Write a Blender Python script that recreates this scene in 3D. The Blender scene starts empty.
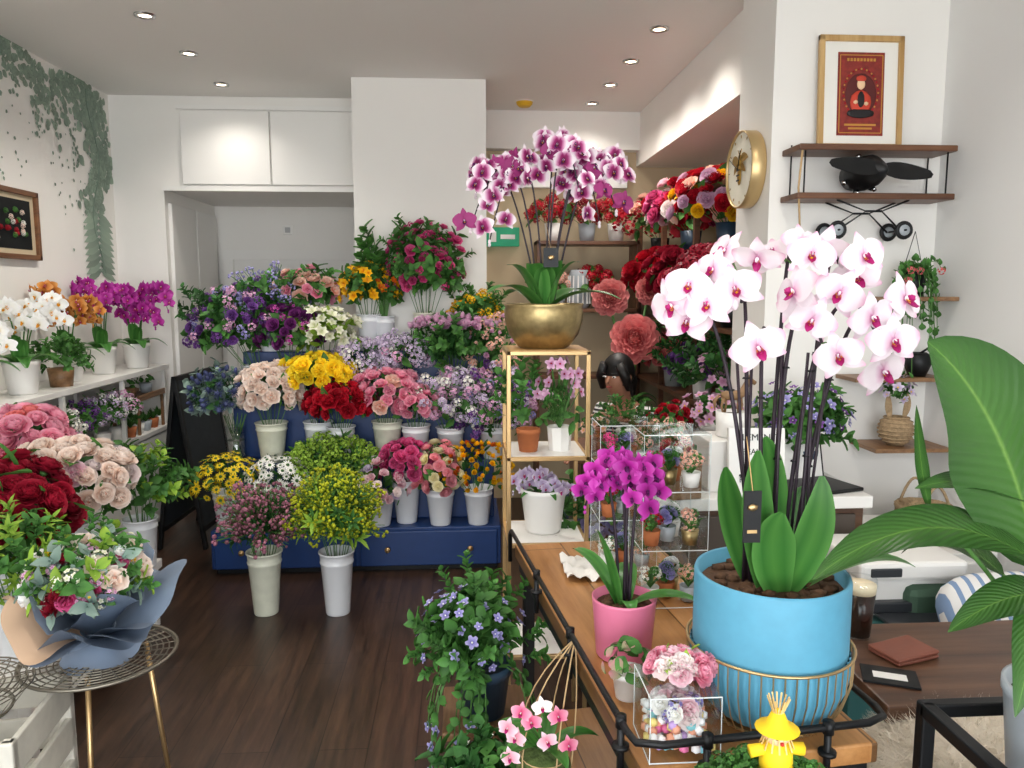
import bpy, math, random, bmesh
import numpy as np
random.seed(5); rng=np.random.default_rng(11)
pi=math.pi
scene=bpy.context.scene
# ------------------------------------------------------------------ materials
MATS=[]
def reg(m): MATS.append(m); return len(MATS)-1
def lin(c):
    if isinstance(c,str):
        c=[int(c[i:i+2],16)/255 for i in (0,2,4)]
        c=[x/12.92 if x<=.04045 else ((x+.055)/1.055)**2.4 for x in c]
    return (c[0],c[1],c[2],1)
def newmat(name):
    m=bpy.data.materials.new(name); m.use_nodes=True
    nt=m.node_tree; return m,nt,nt.nodes['Principled BSDF']
def M(name,col,rough=.6,metal=0,noise=0,nscale=20,bump=0,trans=0,emit=0,spec=.5,alpha=1,coat=0):
    m,nt,b=newmat(name); c=lin(col)
    b.inputs['Base Color'].default_value=c
    b.inputs['Roughness'].default_value=rough; b.inputs['Metallic'].default_value=metal
    b.inputs['Specular IOR Level'].default_value=spec
    b.inputs['Transmission Weight'].default_value=trans
    b.inputs['Alpha'].default_value=alpha
    b.inputs['Coat Weight'].default_value=coat
    if emit:
        b.inputs['Emission Color'].default_value=c; b.inputs['Emission Strength'].default_value=emit
    if noise or bump:
        tc=nt.nodes.new('ShaderNodeTexCoord'); n=nt.nodes.new('ShaderNodeTexNoise'); n.inputs['Scale'].default_value=nscale
        n.inputs['Detail'].default_value=5
        nt.links.new(tc.outputs['Object'],n.inputs['Vector'])
        if noise:
            r=nt.nodes.new('ShaderNodeValToRGB'); r.color_ramp.elements[0].position=.3; r.color_ramp.elements[1].position=.7
            r.color_ramp.elements[0].color=tuple(x*(1-noise) for x in c[:3])+(1,)
            r.color_ramp.elements[1].color=tuple(min(1,x*(1+noise*.6)) for x in c[:3])+(1,)
            nt.links.new(n.outputs['Fac'],r.inputs['Fac']); nt.links.new(r.outputs['Color'],b.inputs['Base Color'])
        if bump:
            bp=nt.nodes.new('ShaderNodeBump'); bp.inputs['Strength'].default_value=bump; bp.inputs['Distance'].default_value=.01
            nt.links.new(n.outputs['Fac'],bp.inputs['Height']); nt.links.new(bp.outputs['Normal'],b.inputs['Normal'])
    return reg(m)
def FM(name,cols,pos=None,var=.25,alt=None,tr=.22,rough=.55,veins=False):
    """petal/leaf material: colour ramp along attribute t, random value by attribute r"""
    m,nt,b=newmat(name); N=nt.nodes; Lk=nt.links
    at=N.new('ShaderNodeAttribute'); at.attribute_name='t'
    ar=N.new('ShaderNodeAttribute'); ar.attribute_name='r'
    rp=N.new('ShaderNodeValToRGB'); el=rp.color_ramp.elements
    if pos is None: pos=[i/(max(1,len(cols)-1)) for i in range(len(cols))]
    while len(el)<len(cols): el.new(.5)
    for i,(c,p) in enumerate(zip(cols,pos)): el[i].position=p
    for i,(c,p) in enumerate(zip(cols,pos)): el[i].color=lin(c)
    if len(cols)==1: el[1].color=lin(cols[0])
    Lk.new(at.outputs['Fac'],rp.inputs['Fac']); out=rp.outputs['Color']
    if alt:
        mx=N.new('ShaderNodeMix'); mx.data_type='RGBA'
        gt=N.new('ShaderNodeMath'); gt.operation='GREATER_THAN'; gt.inputs[1].default_value=alt[1]
        Lk.new(ar.outputs['Fac'],gt.inputs[0]); Lk.new(gt.outputs[0],mx.inputs[0])
        Lk.new(out,mx.inputs[6]); mx.inputs[7].default_value=lin(alt[0]); out=mx.outputs[2]
    if veins:
        as_=N.new('ShaderNodeAttribute'); as_.attribute_name='s'
        ma=N.new('ShaderNodeMath'); ma.operation='MULTIPLY_ADD'; ma.inputs[1].default_value=-.22
        Lk.new(at.outputs['Fac'],ma.inputs[0]); Lk.new(as_.outputs['Fac'],ma.inputs[2])
        mm=N.new('ShaderNodeMath'); mm.operation='MULTIPLY'; mm.inputs[1].default_value=130; Lk.new(ma.outputs[0],mm.inputs[0])
        sn=N.new('ShaderNodeMath'); sn.operation='SINE'; Lk.new(mm.outputs[0],sn.inputs[0])
        bp=N.new('ShaderNodeBump'); bp.inputs['Strength'].default_value=.22; bp.inputs['Distance'].default_value=.002
        Lk.new(sn.outputs[0],bp.inputs['Height']); Lk.new(bp.outputs['Normal'],b.inputs['Normal'])
    mr=N.new('ShaderNodeMapRange'); mr.inputs['To Min'].default_value=1-var; mr.inputs['To Max'].default_value=1+var*.7
    wn=N.new('ShaderNodeMath'); wn.operation='MULTIPLY'; wn.inputs[1].default_value=7.31; fr_=N.new('ShaderNodeMath'); fr_.operation='FRACT'
    Lk.new(ar.outputs['Fac'],wn.inputs[0]); Lk.new(wn.outputs[0],fr_.inputs[0]); Lk.new(fr_.outputs[0],mr.inputs['Value'])
    hs=N.new('ShaderNodeHueSaturation'); Lk.new(mr.outputs[0],hs.inputs['Value']); Lk.new(out,hs.inputs['Color'])
    Lk.new(hs.outputs['Color'],b.inputs['Base Color']); b.inputs['Roughness'].default_value=rough
    b.inputs['Specular IOR Level'].default_value=.3
    if tr:
        t=N.new('ShaderNodeBsdfTranslucent'); Lk.new(hs.outputs['Color'],t.inputs['Color'])
        ms=N.new('ShaderNodeMixShader'); ms.inputs[0].default_value=tr
        Lk.new(b.outputs[0],ms.inputs[1]); Lk.new(t.outputs[0],ms.inputs[2])
        Lk.new(ms.outputs[0],N['Material Output'].inputs['Surface'])
    return reg(m)
def wood(name,c1,c2,axis='Y',rough=.45,scale=6,planks=None,coat=0):
    m,nt,b=newmat(name); N=nt.nodes; Lk=nt.links
    tc=N.new('ShaderNodeTexCoord'); mp=N.new('ShaderNodeMapping')
    s=[scale*6]*3; s['XYZ'.index(axis)]=scale*.5; mp.inputs['Scale'].default_value=s
    Lk.new(tc.outputs['Object'],mp.inputs['Vector'])
    n=N.new('ShaderNodeTexNoise'); n.inputs['Scale'].default_value=1; n.inputs['Detail'].default_value=8; n.inputs['Roughness'].default_value=.65
    Lk.new(mp.outputs[0],n.inputs['Vector'])
    r=N.new('ShaderNodeValToRGB'); r.color_ramp.elements[0].position=.3; r.color_ramp.elements[1].position=.72
    r.color_ramp.elements[0].color=lin(c1); r.color_ramp.elements[1].color=lin(c2)
    Lk.new(n.outputs['Fac'],r.inputs['Fac']); out=r.outputs['Color']
    if planks:
        mp2=N.new('ShaderNodeMapping'); mp2.inputs['Rotation'].default_value=(0,0,pi/2); Lk.new(tc.outputs['Object'],mp2.inputs['Vector'])
        br=N.new('ShaderNodeTexBrick'); br.inputs['Scale'].default_value=1; br.inputs['Brick Width'].default_value=planks[0]; br.inputs['Row Height'].default_value=planks[1]
        br.inputs['Mortar Size'].default_value=.002; br.inputs['Color1'].default_value=(.78,.78,.78,1); br.inputs['Color2'].default_value=(1.15,1.15,1.15,1); br.inputs['Mortar'].default_value=(.3,.3,.3,1)
        Lk.new(mp2.outputs[0],br.inputs['Vector'])
        mx=N.new('ShaderNodeMix'); mx.data_type='RGBA'; mx.blend_type='MULTIPLY'; mx.inputs[0].default_value=1
        Lk.new(out,mx.inputs[6]); Lk.new(br.outputs['Color'],mx.inputs[7]); out=mx.outputs[2]
    Lk.new(out,b.inputs['Base Color']); b.inputs['Roughness'].default_value=rough; b.inputs['Coat Weight'].default_value=coat
    bp=N.new('ShaderNodeBump'); bp.inputs['Strength'].default_value=.15; bp.inputs['Distance'].default_value=.005
    Lk.new(n.outputs['Fac'],bp.inputs['Height']); Lk.new(bp.outputs['Normal'],b.inputs['Normal'])
    return reg(m)
def glassmat(name,tint=(.95,.97,.97),mixf=.12):
    m=bpy.data.materials.new(name); m.use_nodes=True; nt=m.node_tree; nt.nodes.clear()
    o=nt.nodes.new('ShaderNodeOutputMaterial'); t=nt.nodes.new('ShaderNodeBsdfTransparent'); t.inputs[0].default_value=(*tint,1)
    g=nt.nodes.new('ShaderNodeBsdfGlossy'); g.inputs['Roughness'].default_value=.05
    mx=nt.nodes.new('ShaderNodeMixShader'); mx.inputs[0].default_value=mixf
    nt.links.new(t.outputs[0],mx.inputs[1]); nt.links.new(g.outputs[0],mx.inputs[2]); nt.links.new(mx.outputs[0],o.inputs[0])
    return reg(m)
# ------------------------------------------------------------------ mesh builder
class MB:
    def __init__(s): s.V=[];s.A=[];s.R=[];s.L=[];s.S=[];s.M=[];s.Sm=[];s.n=0
    def part(s,V,F,mat=0,A=None,smooth=True,r=None):
        V=np.asarray(V,float); n=len(V)
        A=np.zeros((n,2)) if A is None else A
        if isinstance(F,np.ndarray): L=F.reshape(-1); S=np.full(len(F),F.shape[1])
        else: L=np.array([i for f in F for i in f]); S=np.array([len(f) for f in F])
        s.V.append(V);s.A.append(A);s.R.append(np.full(n,random.random() if r is None else r))
        s.L.append(L+s.n);s.S.append(S);s.M.append(np.full(len(S),mat));s.Sm.append(np.full(len(S),smooth)); s.n+=n
        return s
    def pack(s):
        if len(s.V)>1:
            for k in ('V','A','R','L','S','M','Sm'): setattr(s,k,[np.concatenate(getattr(s,k))])
        return s
    def add(s,T,R=None,t=(0,0,0),sc=1,mats=None,r=None):
        T.pack(); V=T.V[0]*sc
        if R is not None: V=V@R.T
        V=V+np.asarray(t,float)
        s.V.append(V);s.A.append(T.A[0]); s.R.append(np.full(len(V),random.random() if r is None else r))
        s.L.append(T.L[0]+s.n);s.S.append(T.S[0]);s.M.append(T.M[0] if mats is None else np.asarray(mats)[T.M[0]]);s.Sm.append(T.Sm[0]); s.n+=len(V)
        return s
    def clampy(s,ymax):
        s.pack(); s.V[0][:,1]=np.minimum(s.V[0][:,1],ymax-.01*np.random.rand(len(s.V[0]))); return s
    def clampx(s,xmin=-99,xmax=99):
        s.pack(); s.V[0][:,0]=np.clip(s.V[0][:,0],xmin,xmax); return s
    def finish(s,name,loc=(0,0,0),rot=0,parent=None,tilt=None):
        s.pack(); me=bpy.data.meshes.new(name)
        V=s.V[0];L=s.L[0];S=s.S[0]
        me.vertices.add(len(V)); me.vertices.foreach_set('co',V.astype(np.float32).ravel())
        me.loops.add(len(L)); me.loops.foreach_set('vertex_index',L.astype(np.int32))
        me.polygons.add(len(S)); st=np.concatenate([[0],np.cumsum(S)[:-1]]).astype(np.int32)
        me.polygons.foreach_set('loop_start',st)
        try: me.polygons.foreach_set('loop_total',S.astype(np.int32))
        except Exception: pass
        u,inv=np.unique(s.M[0],return_inverse=True)
        for i in u: me.materials.append(MATS[int(i)])
        me.polygons.foreach_set('material_index',inv.astype(np.int32).ravel())
        me.polygons.foreach_set('use_smooth',s.Sm[0].astype(bool))
        for nm,arr in (('t',s.A[0][:,0]),('s',s.A[0][:,1]),('r',s.R[0])):
            a=me.attributes.new(nm,'FLOAT','POINT'); a.data.foreach_set('value',arr.astype(np.float32))
        me.update(); me.validate()
        ob=bpy.data.objects.new(name,me); scene.collection.objects.link(ob); ob.location=loc
        ob.rotation_euler=(tilt[0],tilt[1],rot) if tilt else (0,0,rot)
        if parent: ob.parent=parent
        return ob
def nrm(v): v=np.asarray(v,float); return v/(np.linalg.norm(v)+1e-9)
def fr(d,up=(0,0,1),roll=0):
    Z=nrm(d); up=np.asarray(up,float)
    if abs(Z@nrm(up))>.97: up=np.array([0,1.,0])
    Y=nrm(up-Z*(up@Z)); X=np.cross(Y,Z)
    c,s=math.cos(roll),math.sin(roll)
    return np.stack([X*c+Y*s,-X*s+Y*c,Z],1)
def rx(a): c,s=math.cos(a),math.sin(a); return np.array([[1,0,0],[0,c,-s],[0,s,c]])
def ry(a): c,s=math.cos(a),math.sin(a); return np.array([[c,0,s],[0,1,0],[-s,0,c]])
def rz(a): c,s=math.cos(a),math.sin(a); return np.array([[c,-s,0],[s,c,0],[0,0,1]])
def gridF(nu,nv):
    F=[]
    for i in range(nv):
        for j in range(nu):
            a=i*(nu+1)+j; F.append((a,a+1,a+nu+2,a+nu+1))
    return np.array(F)
def petal(L=1,W=.5,nu=2,nv=3,q=.8,cup=.3,curl=.4,tip=.25,base=.2,ruf=0):
    u,v=np.meshgrid(np.linspace(-1,1,nu+1),np.linspace(0,1,nv+1)); u=u.ravel();v=v.ravel()
    w=W*(base*(1-v)+tip*v+(1-max(base,tip))*np.sin(pi*np.clip(v,0,1)**q))
    cu=curl if abs(curl)>1e-3 else 1e-3
    y=L*np.sin(cu*v)/cu*(1-.12*tip*np.abs(u)**2*(v>.9)); z=L*(1-np.cos(cu*v))/cu+cup*W*u*u
    if ruf: z=z+ruf*np.sin(u*7+v*5)*v
    t=np.maximum(v,np.abs(u)**2*.85*np.sqrt(v))
    return np.stack([u*w,y,z],1),gridF(nu,nv),np.stack([t,v],1)
def addpetal(T,P,el,az,off=(0,0,0),mat=0,jit=0):
    V,F,A=P; R=rz(az+random.uniform(-jit,jit))@rx(el+random.uniform(-jit,jit)); T.part(V@R.T+np.array(off),F,mat,A)
def ico(sub=1,sc=(1,1,1)):
    bm=bmesh.new(); bmesh.ops.create_icosphere(bm,subdivisions=sub,radius=1)
    V=np.array([v.co[:] for v in bm.verts])*np.array(sc); F=np.array([[v.index for v in f.verts] for f in bm.faces]); bm.free(); return V,F
I1=ico(1);I2=ico(2);I3=ico(3)
def blob(mb,c,r,mat,sub=2,t=.5):
    V,F=(I1,I2,I3)[sub-1]; V=V*np.array(r if hasattr(r,'__len__') else (r,r,r))+np.array(c); mb.part(V,F,mat,np.full((len(V),2),t)); return mb
def box(mb,lo,hi,mat,bev=0,R=None,o=(0,0,0)):
    lo=np.array(lo,float);hi=np.array(hi,float); s=hi-lo
    if bev<=0:
        V=np.array([[0,0,0],[1,0,0],[1,1,0],[0,1,0],[0,0,1],[1,0,1],[1,1,1],[0,1,1]])*s+lo
        F=np.array([[0,3,2,1],[4,5,6,7],[0,1,5,4],[1,2,6,5],[2,3,7,6],[3,0,4,7]])
        sm=False
    else:
        bm=bmesh.new(); bmesh.ops.create_cube(bm,size=1)
        for v in bm.verts: v.co=[(v.co[i]+.5)*s[i]+lo[i] for i in range(3)]
        bmesh.ops.bevel(bm,geom=bm.edges[:],offset=min(bev,min(s)*.45),segments=2,affect='EDGES',profile=.5)
        bm.verts.index_update(); V=np.array([v.co[:] for v in bm.verts]); F=[[v.index for v in f.verts] for f in bm.faces]; bm.free(); sm=False
    if R is not None: V=V@R.T
    mb.part(V+np.array(o),F,mat,smooth=sm); return mb
def lathe(mb,prof,mat,seg=28,c=(0,0,0),sx=1,sy=1,R=None,smooth=True,flute=0,nfl=0):
    P=np.array(prof,float); n=len(P); a=np.linspace(0,2*pi,seg,endpoint=False)
    k=1+ (flute*np.cos(a*nfl) if flute else 0*a)
    V=np.stack([np.outer(P[:,0],np.cos(a)*k)*sx,np.outer(P[:,0],np.sin(a)*k)*sy,np.repeat(P[:,1][:,None],seg,1)],2).reshape(-1,3)
    F=[]
    for i in range(n-1):
        for j in range(seg): F.append((i*seg+j,i*seg+(j+1)%seg,(i+1)*seg+(j+1)%seg,(i+1)*seg+j))
    if R is not None: V=V@R.T
    t=np.repeat(np.linspace(0,1,n),seg)
    mb.part(V+np.array(c),np.array(F),mat,np.stack([t,t],1),smooth); return mb
def tube(mb,pts,r,mat,seg=5,closed=False):
    P=np.array(pts,float); n=len(P); r=np.broadcast_to(np.asarray(r,float),(n,))
    T=np.gradient(P,axis=0) if not closed else np.roll(P,-1,0)-np.roll(P,1,0)
    V=[];ref=np.array([.31,.17,.93])
    for i in range(n):
        t=nrm(T[i]); x=ref-t*(ref@t)
        if np.linalg.norm(x)<.05: x=np.array([1,0,0])-t*t[0]
        x=nrm(x); ref=x; y=np.cross(t,x)
        for j in range(seg):
            a=2*pi*j/seg; V.append(P[i]+r[i]*(x*math.cos(a)+y*math.sin(a)))
    F=[]
    for i in range(n if closed else n-1):
        k=(i+1)%n
        for j in range(seg): F.append((i*seg+j,i*seg+(j+1)%seg,k*seg+(j+1)%seg,k*seg+j))
    if not closed: F.append(tuple(range(seg))[::-1]); F.append(tuple((n-1)*seg+j for j in range(seg)))
    mb.part(V,F,mat,smooth=seg>4); return mb
def bez(a,b,c,n=10):
    a,b,c=map(lambda q:np.array(q,float),(a,b,c)); t=np.linspace(0,1,n)[:,None]; return (1-t)**2*a+2*t*(1-t)*b+t*t*c
def circ(c,r,n=24,ax='z'):
    a=np.linspace(0,2*pi,n,endpoint=False); z=a*0
    d={'z':(np.cos(a)*r,np.sin(a)*r,z),'x':(z,np.cos(a)*r,np.sin(a)*r),'y':(np.cos(a)*r,z,np.sin(a)*r)}[ax]
    return np.stack(d,1)+np.array(c)
def leaf(mb,a,b,c,W,mat,nhint=(0,0,1),nu=4,nv=9,q=.8,fold=.25,tip=.02,base=.12,thick=0,wave=0):
    P=bez(a,b,c,nv+1); Tn=np.gradient(P,axis=0); V=[];A=[]
    for i in range(nv+1):
        v=i/nv; t=nrm(Tn[i]); h=np.array(nhint,float); N_=nrm(h-t*(h@t)); X=np.cross(t,N_)
        w=W*.5*(base*(1-v)+tip*v+(1-base)*math.sin(pi*v**q)**.8 if 0<v<1 else (base if v==0 else tip))
        for j in range(nu+1):
            u=-1+2*j/nu; V.append(P[i]+X*u*w+N_*(abs(u)*w*fold+wave*math.sin(v*14+u*2)*abs(u)*w)); A.append((abs(u),v))
    mb.part(V,gridF(nu,nv),mat,np.array(A)); return mb
# ------------------------------------------------------------------ flower templates (slot0 petals, slot1 centre/secondary, slot2 green)
def mkrose(nl=4,nu=2,nv=3,ruf=0,jit=.1,bs=1):
    T=MB()
    for k in range(nl):
        f=k/(nl-1); el=math.radians(84-66*f); L=.75+.35*f; n=3+k+(1 if nl>4 else 0)
        P=petal(L,.42+.26*f,nu,nv,.9,.5-.2*f,.9-.9*f,.45,.3,ruf)
        for i in range(n): addpetal(T,P,el,2*pi*i/n+k*.7,(0,0,-.35),0,jit)
    blob(T,(0,0,.15*bs),(.2*bs,.2*bs,.28*bs),0,1,.1)
    V,F=I1; T.part(V*np.array([.25,.25,.2])+np.array([0,0,-.4]),F,2)
    return T
ROSE=mkrose(); PEONY=mkrose(6,3,4,.04,.14); CARN=mkrose(5,3,3,.09,.16)
def mkdaisy(n=12,w=.16):
    T=MB(); P=petal(1,w,1,2,.7,0,-.25,.5,.4)
    for i in range(n): addpetal(T,P,.15,2*pi*i/n,(0,0,0),0,.06)
    blob(T,(0,0,.05),(.3,.3,.18),1,2); return T
DAISY=mkdaisy()
def mkmum(n=46,w=.15):
    T=MB(); P=petal(.62,w,1,2,.8,0,.7,.4,.4)
    for i in range(n):
        f=(i+.5)/n; el=math.radians(85-80*f); addpetal(T,P,el,i*2.399,(0,0,-.05+.25*(1-f)),0,.08)
    return T
MUM=mkmum()
def mkcluster(n=26,pet=4,fs=.26,hemi=-.3,elong=1):
    T=MB(); P=petal(1,.42,1,2,.8,0,-.3,.4,.3)
    f4=MB()
    for i in range(pet): addpetal(f4,P,.2,2*pi*i/pet)
    for i in range(n):
        z=1-(i+.5)/n*(1-hemi); r=math.sqrt(max(0,1-z*z)); a=i*2.399
        d=np.array([r*math.cos(a),r*math.sin(a),z]); T.add(f4,fr(d,roll=random.random()*6),d*np.array([.85,.85,.85*elong])*random.uniform(.8,1.1),fs)
    return T
HYD=mkcluster(30,4,.26); SPIKE=mkcluster(26,5,.4,-.9,3.0); SMALLC=mkcluster(12,5,.34)
def mkfive(n=5,w=.42):
    T=MB(); P=petal(1,w,2,2,.9,.15,-.3,.5,.25)
    for i in range(n): addpetal(T,P,.45,2*pi*i/n,(0,0,-.1),0,.08)
    blob(T,(0,0,.05),.16,1,1); return T
FIVE=mkfive()
def mktrump():
    T=MB(); P=petal(1.0,.36,2,3,.85,.3,-.5,.3,.3)
    for i in range(6): addpetal(T,P,.75,2*pi*i/6,(0,0,-.3),0,.05)
    for i in range(5): a=i*1.256; tube(T,[(0,0,0),(.15*math.cos(a),.15*math.sin(a),.5)],.02,1,3)
    return T
ALST=mktrump()
def mkspray(n=34,h=1.0,w=.35):
    T=MB()
    for i in range(n):
        z=random.random(); a=random.random()*6.28; r=w*(.15+.85*z)*math.sqrt(random.random())
        V,F=I1; T.part(V*random.uniform(.035,.065)+np.array([r*math.cos(a),r*math.sin(a),z*h-.4]),F,0,np.full((len(V),2),z))
    for i in range(5):
        a=i*1.256; tube(T,[(0,0,-.5),(w*.6*math.cos(a),w*.6*math.sin(a),h-.5)],.012,2,3)
    return T
SPRAY=mkspray()
def mkthistle():
    T=MB(); P=petal(.9,.07,1,2,.8,0,0,.1,.5)
    for i in range(14): addpetal(T,P,.1,2*pi*i/14,(0,0,-.15),0,.15)
    blob(T,(0,0,.15),(.32,.32,.5),1,2); return T
THIS=mkthistle()
def mkleaf1(w=.28,curl=-.5): T=MB(); V,F,A=petal(1,w,2,4,.8,.3,curl,.05,.1); T.part(V,F,0,A); return T
LEAF=mkleaf1(); NLEAF=mkleaf1(.1,-.7); RLEAF=mkleaf1(.42,-.4)
def mktwig(w=.14,n=9):
    T=MB(); P=petal(.42,w,2,3,.8,.3,-.4,.05,.1)
    tube(T,[(0,0,0),(.02,.01,.5),(0,.04,1)],.015,0,3)
    for i in range(n): addpetal(T,P,.7,i*2.4,(0,0,.15+.85*i/n),0,.2)
    return T
TWIG=mktwig(); FTWIG=mktwig(.06,16)
def mkorchid(nu=4,nv=4):
    T=MB(); S=petal(.98,.3,nu,nv,.75,.1,-.25,.12,.2); P=petal(.95,.6,nu,nv,.72,.12,-.45,.25,.12,.025)
    for a in (0,2*pi*.36,-2*pi*.36): addpetal(T,S,.06,a,(0,0,-.04),0,.05)
    for a in (pi/2*.88,-pi/2*.88): addpetal(T,P,.16,a,(0,0,.03),0,.06)
    Lp=petal(.46,.18,3,3,.8,.6,.9,.2,.5)
    addpetal(T,Lp,.25,pi,(0,0,.08),1)
    for a in (pi+1.0,pi-1.0): addpetal(T,petal(.3,.15,2,2,.8,.5,.9,.4,.4),.9,a,(0,0,.08),1)
    blob(T,(0,.03,.16),(.07,.09,.12),3,2); blob(T,(0,-.08,.17),(.065,.08,.07),2,1)
    return T
ORCH=mkorchid(5,5); ORCHL=mkorchid(4,4)
# ------------------------------------------------------------------ palette
GREEN=FM('leaf_green',['34602a','588f42'],var=.35,tr=.2); DGREEN=FM('leaf_dark',['214a1f','3c7034'],var=.35,tr=.15)
LGREEN=FM('leaf_lime',['6c9a2e','a3c24a'],var=.25); STEM=M('stem_green','4d7a38',.6); GREY_G=FM('eucalyptus',['6f8a80','9db3a5'],var=.25)
SOLID=FM('solidago',['8fa51e','c4c82c'],var=.3); HEATHER=FM('heather',['7d4a50','b07488'],var=.4)
YEL=FM('petal_yellow',['e89a10','f7d21c','ffe63a']); YELO=FM('petal_gold',['e08a08','f6b513','ffcf20'],alt=('e06a1a',.85))
PYEL=FM('petal_paleyellow',['f2d96a','f6ecae','fbf3d2'],alt=('f3a6b0',.6)); WHITE=FM('petal_white',['efe9c9','fbfaf2','ffffff'],var=.06)
BLUSH=FM('petal_blush',['f0b098','f6dccb','fbeee4'],var=.08); PINK=FM('petal_pink',['d8447a','ef86a6','f8b6c8'],var=.15)
HOTP=FM('petal_hotpink',['a81450','cc3074','e4689c'],var=.25); MAG=FM('petal_magenta',['8e1a5e','b83a98','d070bc'],var=.25)
RED=FM('petal_red',['6a0412','a80c22','c41a30'],var=.3); DRED=FM('petal_darkred',['4a0414','8c0f28','aa2038'],var=.3)
LILAC=FM('petal_lilac',['b294be','d0bcdc','e8e0ee'],var=.15); PURP=FM('petal_purple',['3c1a50','6a3a86','8c5cac'],var=.35)
MAUVE=FM('petal_mauve',['c07aaa','dea4c8','ecc8e0'],var=.15); NAVYF=FM('petal_eryngium',['39406a','5a6390'],var=.3); BLUEV=FM('petal_blueviolet',['6a64b4','9690cc','b8b2e0'],var=.2)
DPURP=FM('petal_plum',['34102e','5c1c58','7a3278'],var=.3); CREAMG=FM('petal_creamgreen',['c8d09a','eeeed2','f8f6ea'],var=.1)
LPINK=FM('petal_lightpink',['e88aa4','f6bccb','fbe0e6'],var=.12,alt=('fdf0ee',.6)); PEACH=FM('petal_peach',['f08a70','f7bca6','fbdccd'],var=.15)
CORAL=FM('paper_coral',['942434','d4505a','f09490'],var=.2); ORG=FM('petal_orange',['c25a10','e88a30','f2b060'],var=.3)
O_WP=FM('orchid_white_pink',['c04a94','efc8de','fbeef5','fcf0f6','eeb8d4'],[0,.13,.34,.75,1],var=.08,tr=.3); O_LIP=FM('orchid_lip',['f0b828','a81060','c83a8a'],[0,.35,1],var=.1)
O_SPOT=FM('orchid_burgundy',['6a1040','a02a70','d48ab6','fbeef5'],[0,.33,.5,.72],var=.12,alt=('a03a78',.9)); O_MAG=FM('orchid_magenta',['8a1070','bc2ca0','d058bc'],var=.15,tr=.3)
O_WHT=FM('orchid_white',['e8e0b0','fbfaf4','ffffff'],[0,.2,1],var=.05); O_ORG=FM('orchid_orange',['8c2a10','d88a3a','e8b06a'],var=.2); O_COL=M('orchid_column','f6ecf0',.5); O_YEL=M('orchid_yellow','e8a820',.5)
BWHITE=M('bucket_white','eceef2',.35,coat=.3); BCREAM=M('bucket_cream','e6e7d4',.4,noise=.08); SOIL=M('soil','2a1c12',.95,noise=.4,nscale=80,bump=.5)
WATER=M('bucket_inside','3a4a3a',.5)
TERRA=M('terracotta','b5693c',.8,noise=.15); BRASS=M('brass','a89468',.36,.9,noise=.2,nscale=60); GOLD=M('gold_metal','c9a878',.35,.85); BLACK=M('black_metal','17181a',.45,.4)
NAVY=M('navy_paint','15366c',.4,noise=.06); CWHITE=M('white_gloss','eceae6',.35); BLUEP=M('pot_blue','569ab6',.55,noise=.05,nscale=40); PINKP=M('pot_pink','dc7898',.4); DBLUE=M('pot_darkblue','33495e',.4)
GREYPOT=M('pot_grey','a6adb3',.4); BARK=M('bark','5a3e28',.9,noise=.4,nscale=60,bump=.6)
# ------------------------------------------------------------------ generic makers
def bucket(mb,h,rt,rb,mat,c=(0,0,0)):
    pr=[(0,0),(rb*.96,0),(rb,.006),(rb+(rt-rb)*.8,h*.8),(rb+(rt-rb)*.8+.003,h*.81),(rb+(rt-rb)*.85+.003,h*.84),(rb+(rt-rb)*.86,h*.85),(rt,h*.97),(rt+.005,h*.975),(rt+.005,h),(rt-.002,h),(rt-.006,h*.9),(rb*.9,h*.6),(0,h*.6)]
    lathe(mb,pr,mat,28,c); lathe(mb,[(0,h*.82),(rt*.93,h*.82)],WATER,20,c)
def dome(n,zmin=-.35):
    out=[]
    for i in range(n):
        z=1-(i+.5)/n*(1-zmin); r=math.sqrt(max(0,1-z*z)); a=i*2.399+random.uniform(-.2,.2)
        out.append(nrm((r*math.cos(a),r*math.sin(a),z+random.uniform(-.08,.08))))
    return out
def bunch(mb,c,rad,heads,fol=None,up=.35,base=None,zmin=-.35,nst=10,rj=.12):
    """heads: list of (template,mats,size,count)"""
    c=np.array(c,float); rad=np.array(rad if hasattr(rad,'__len__') else (rad,rad,rad),float)
    tot=sum(h[3] for h in heads); D=dome(tot,zmin); random.shuffle(D); k=0
    for T,ms,sz,n in heads:
        for i in range(n):
            d=D[k];k+=1
            p=c+d*rad*random.uniform(1-rj,1+rj)
            nd=nrm(d+np.array([0,-.12,up])+rng.normal(0,.22,3)); mb.add(T,fr(nd,roll=random.random()*6.28),p,sz*random.uniform(.75,1.2),ms)
    if fol:
        for T,ms,sz,n in fol:
            for d in dome(n,zmin-.15):
                p=c+d*rad*random.uniform(.3,.92); nd=nrm(d+rng.normal(0,.4,3)+np.array([0,0,.35])) 
                if T in (LEAF,NLEAF,RLEAF): R=fr(nd,roll=random.random()*6.28)@rx(.9)
                else: R=fr(nd,roll=random.random()*6.28); p=p-nd*sz*.55
                mb.add(T,R,p,sz*random.uniform(.7,1.2),ms)
    if base is not None:
        for d in dome(nst,.0):
            tube(mb,[np.array(base)+np.array([d[0],d[1],0])*.02,c+d*rad*.75],.0022,STEM,3)
def G(T,m,s,n): return (T,(m,m,m,m),s,n)
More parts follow.
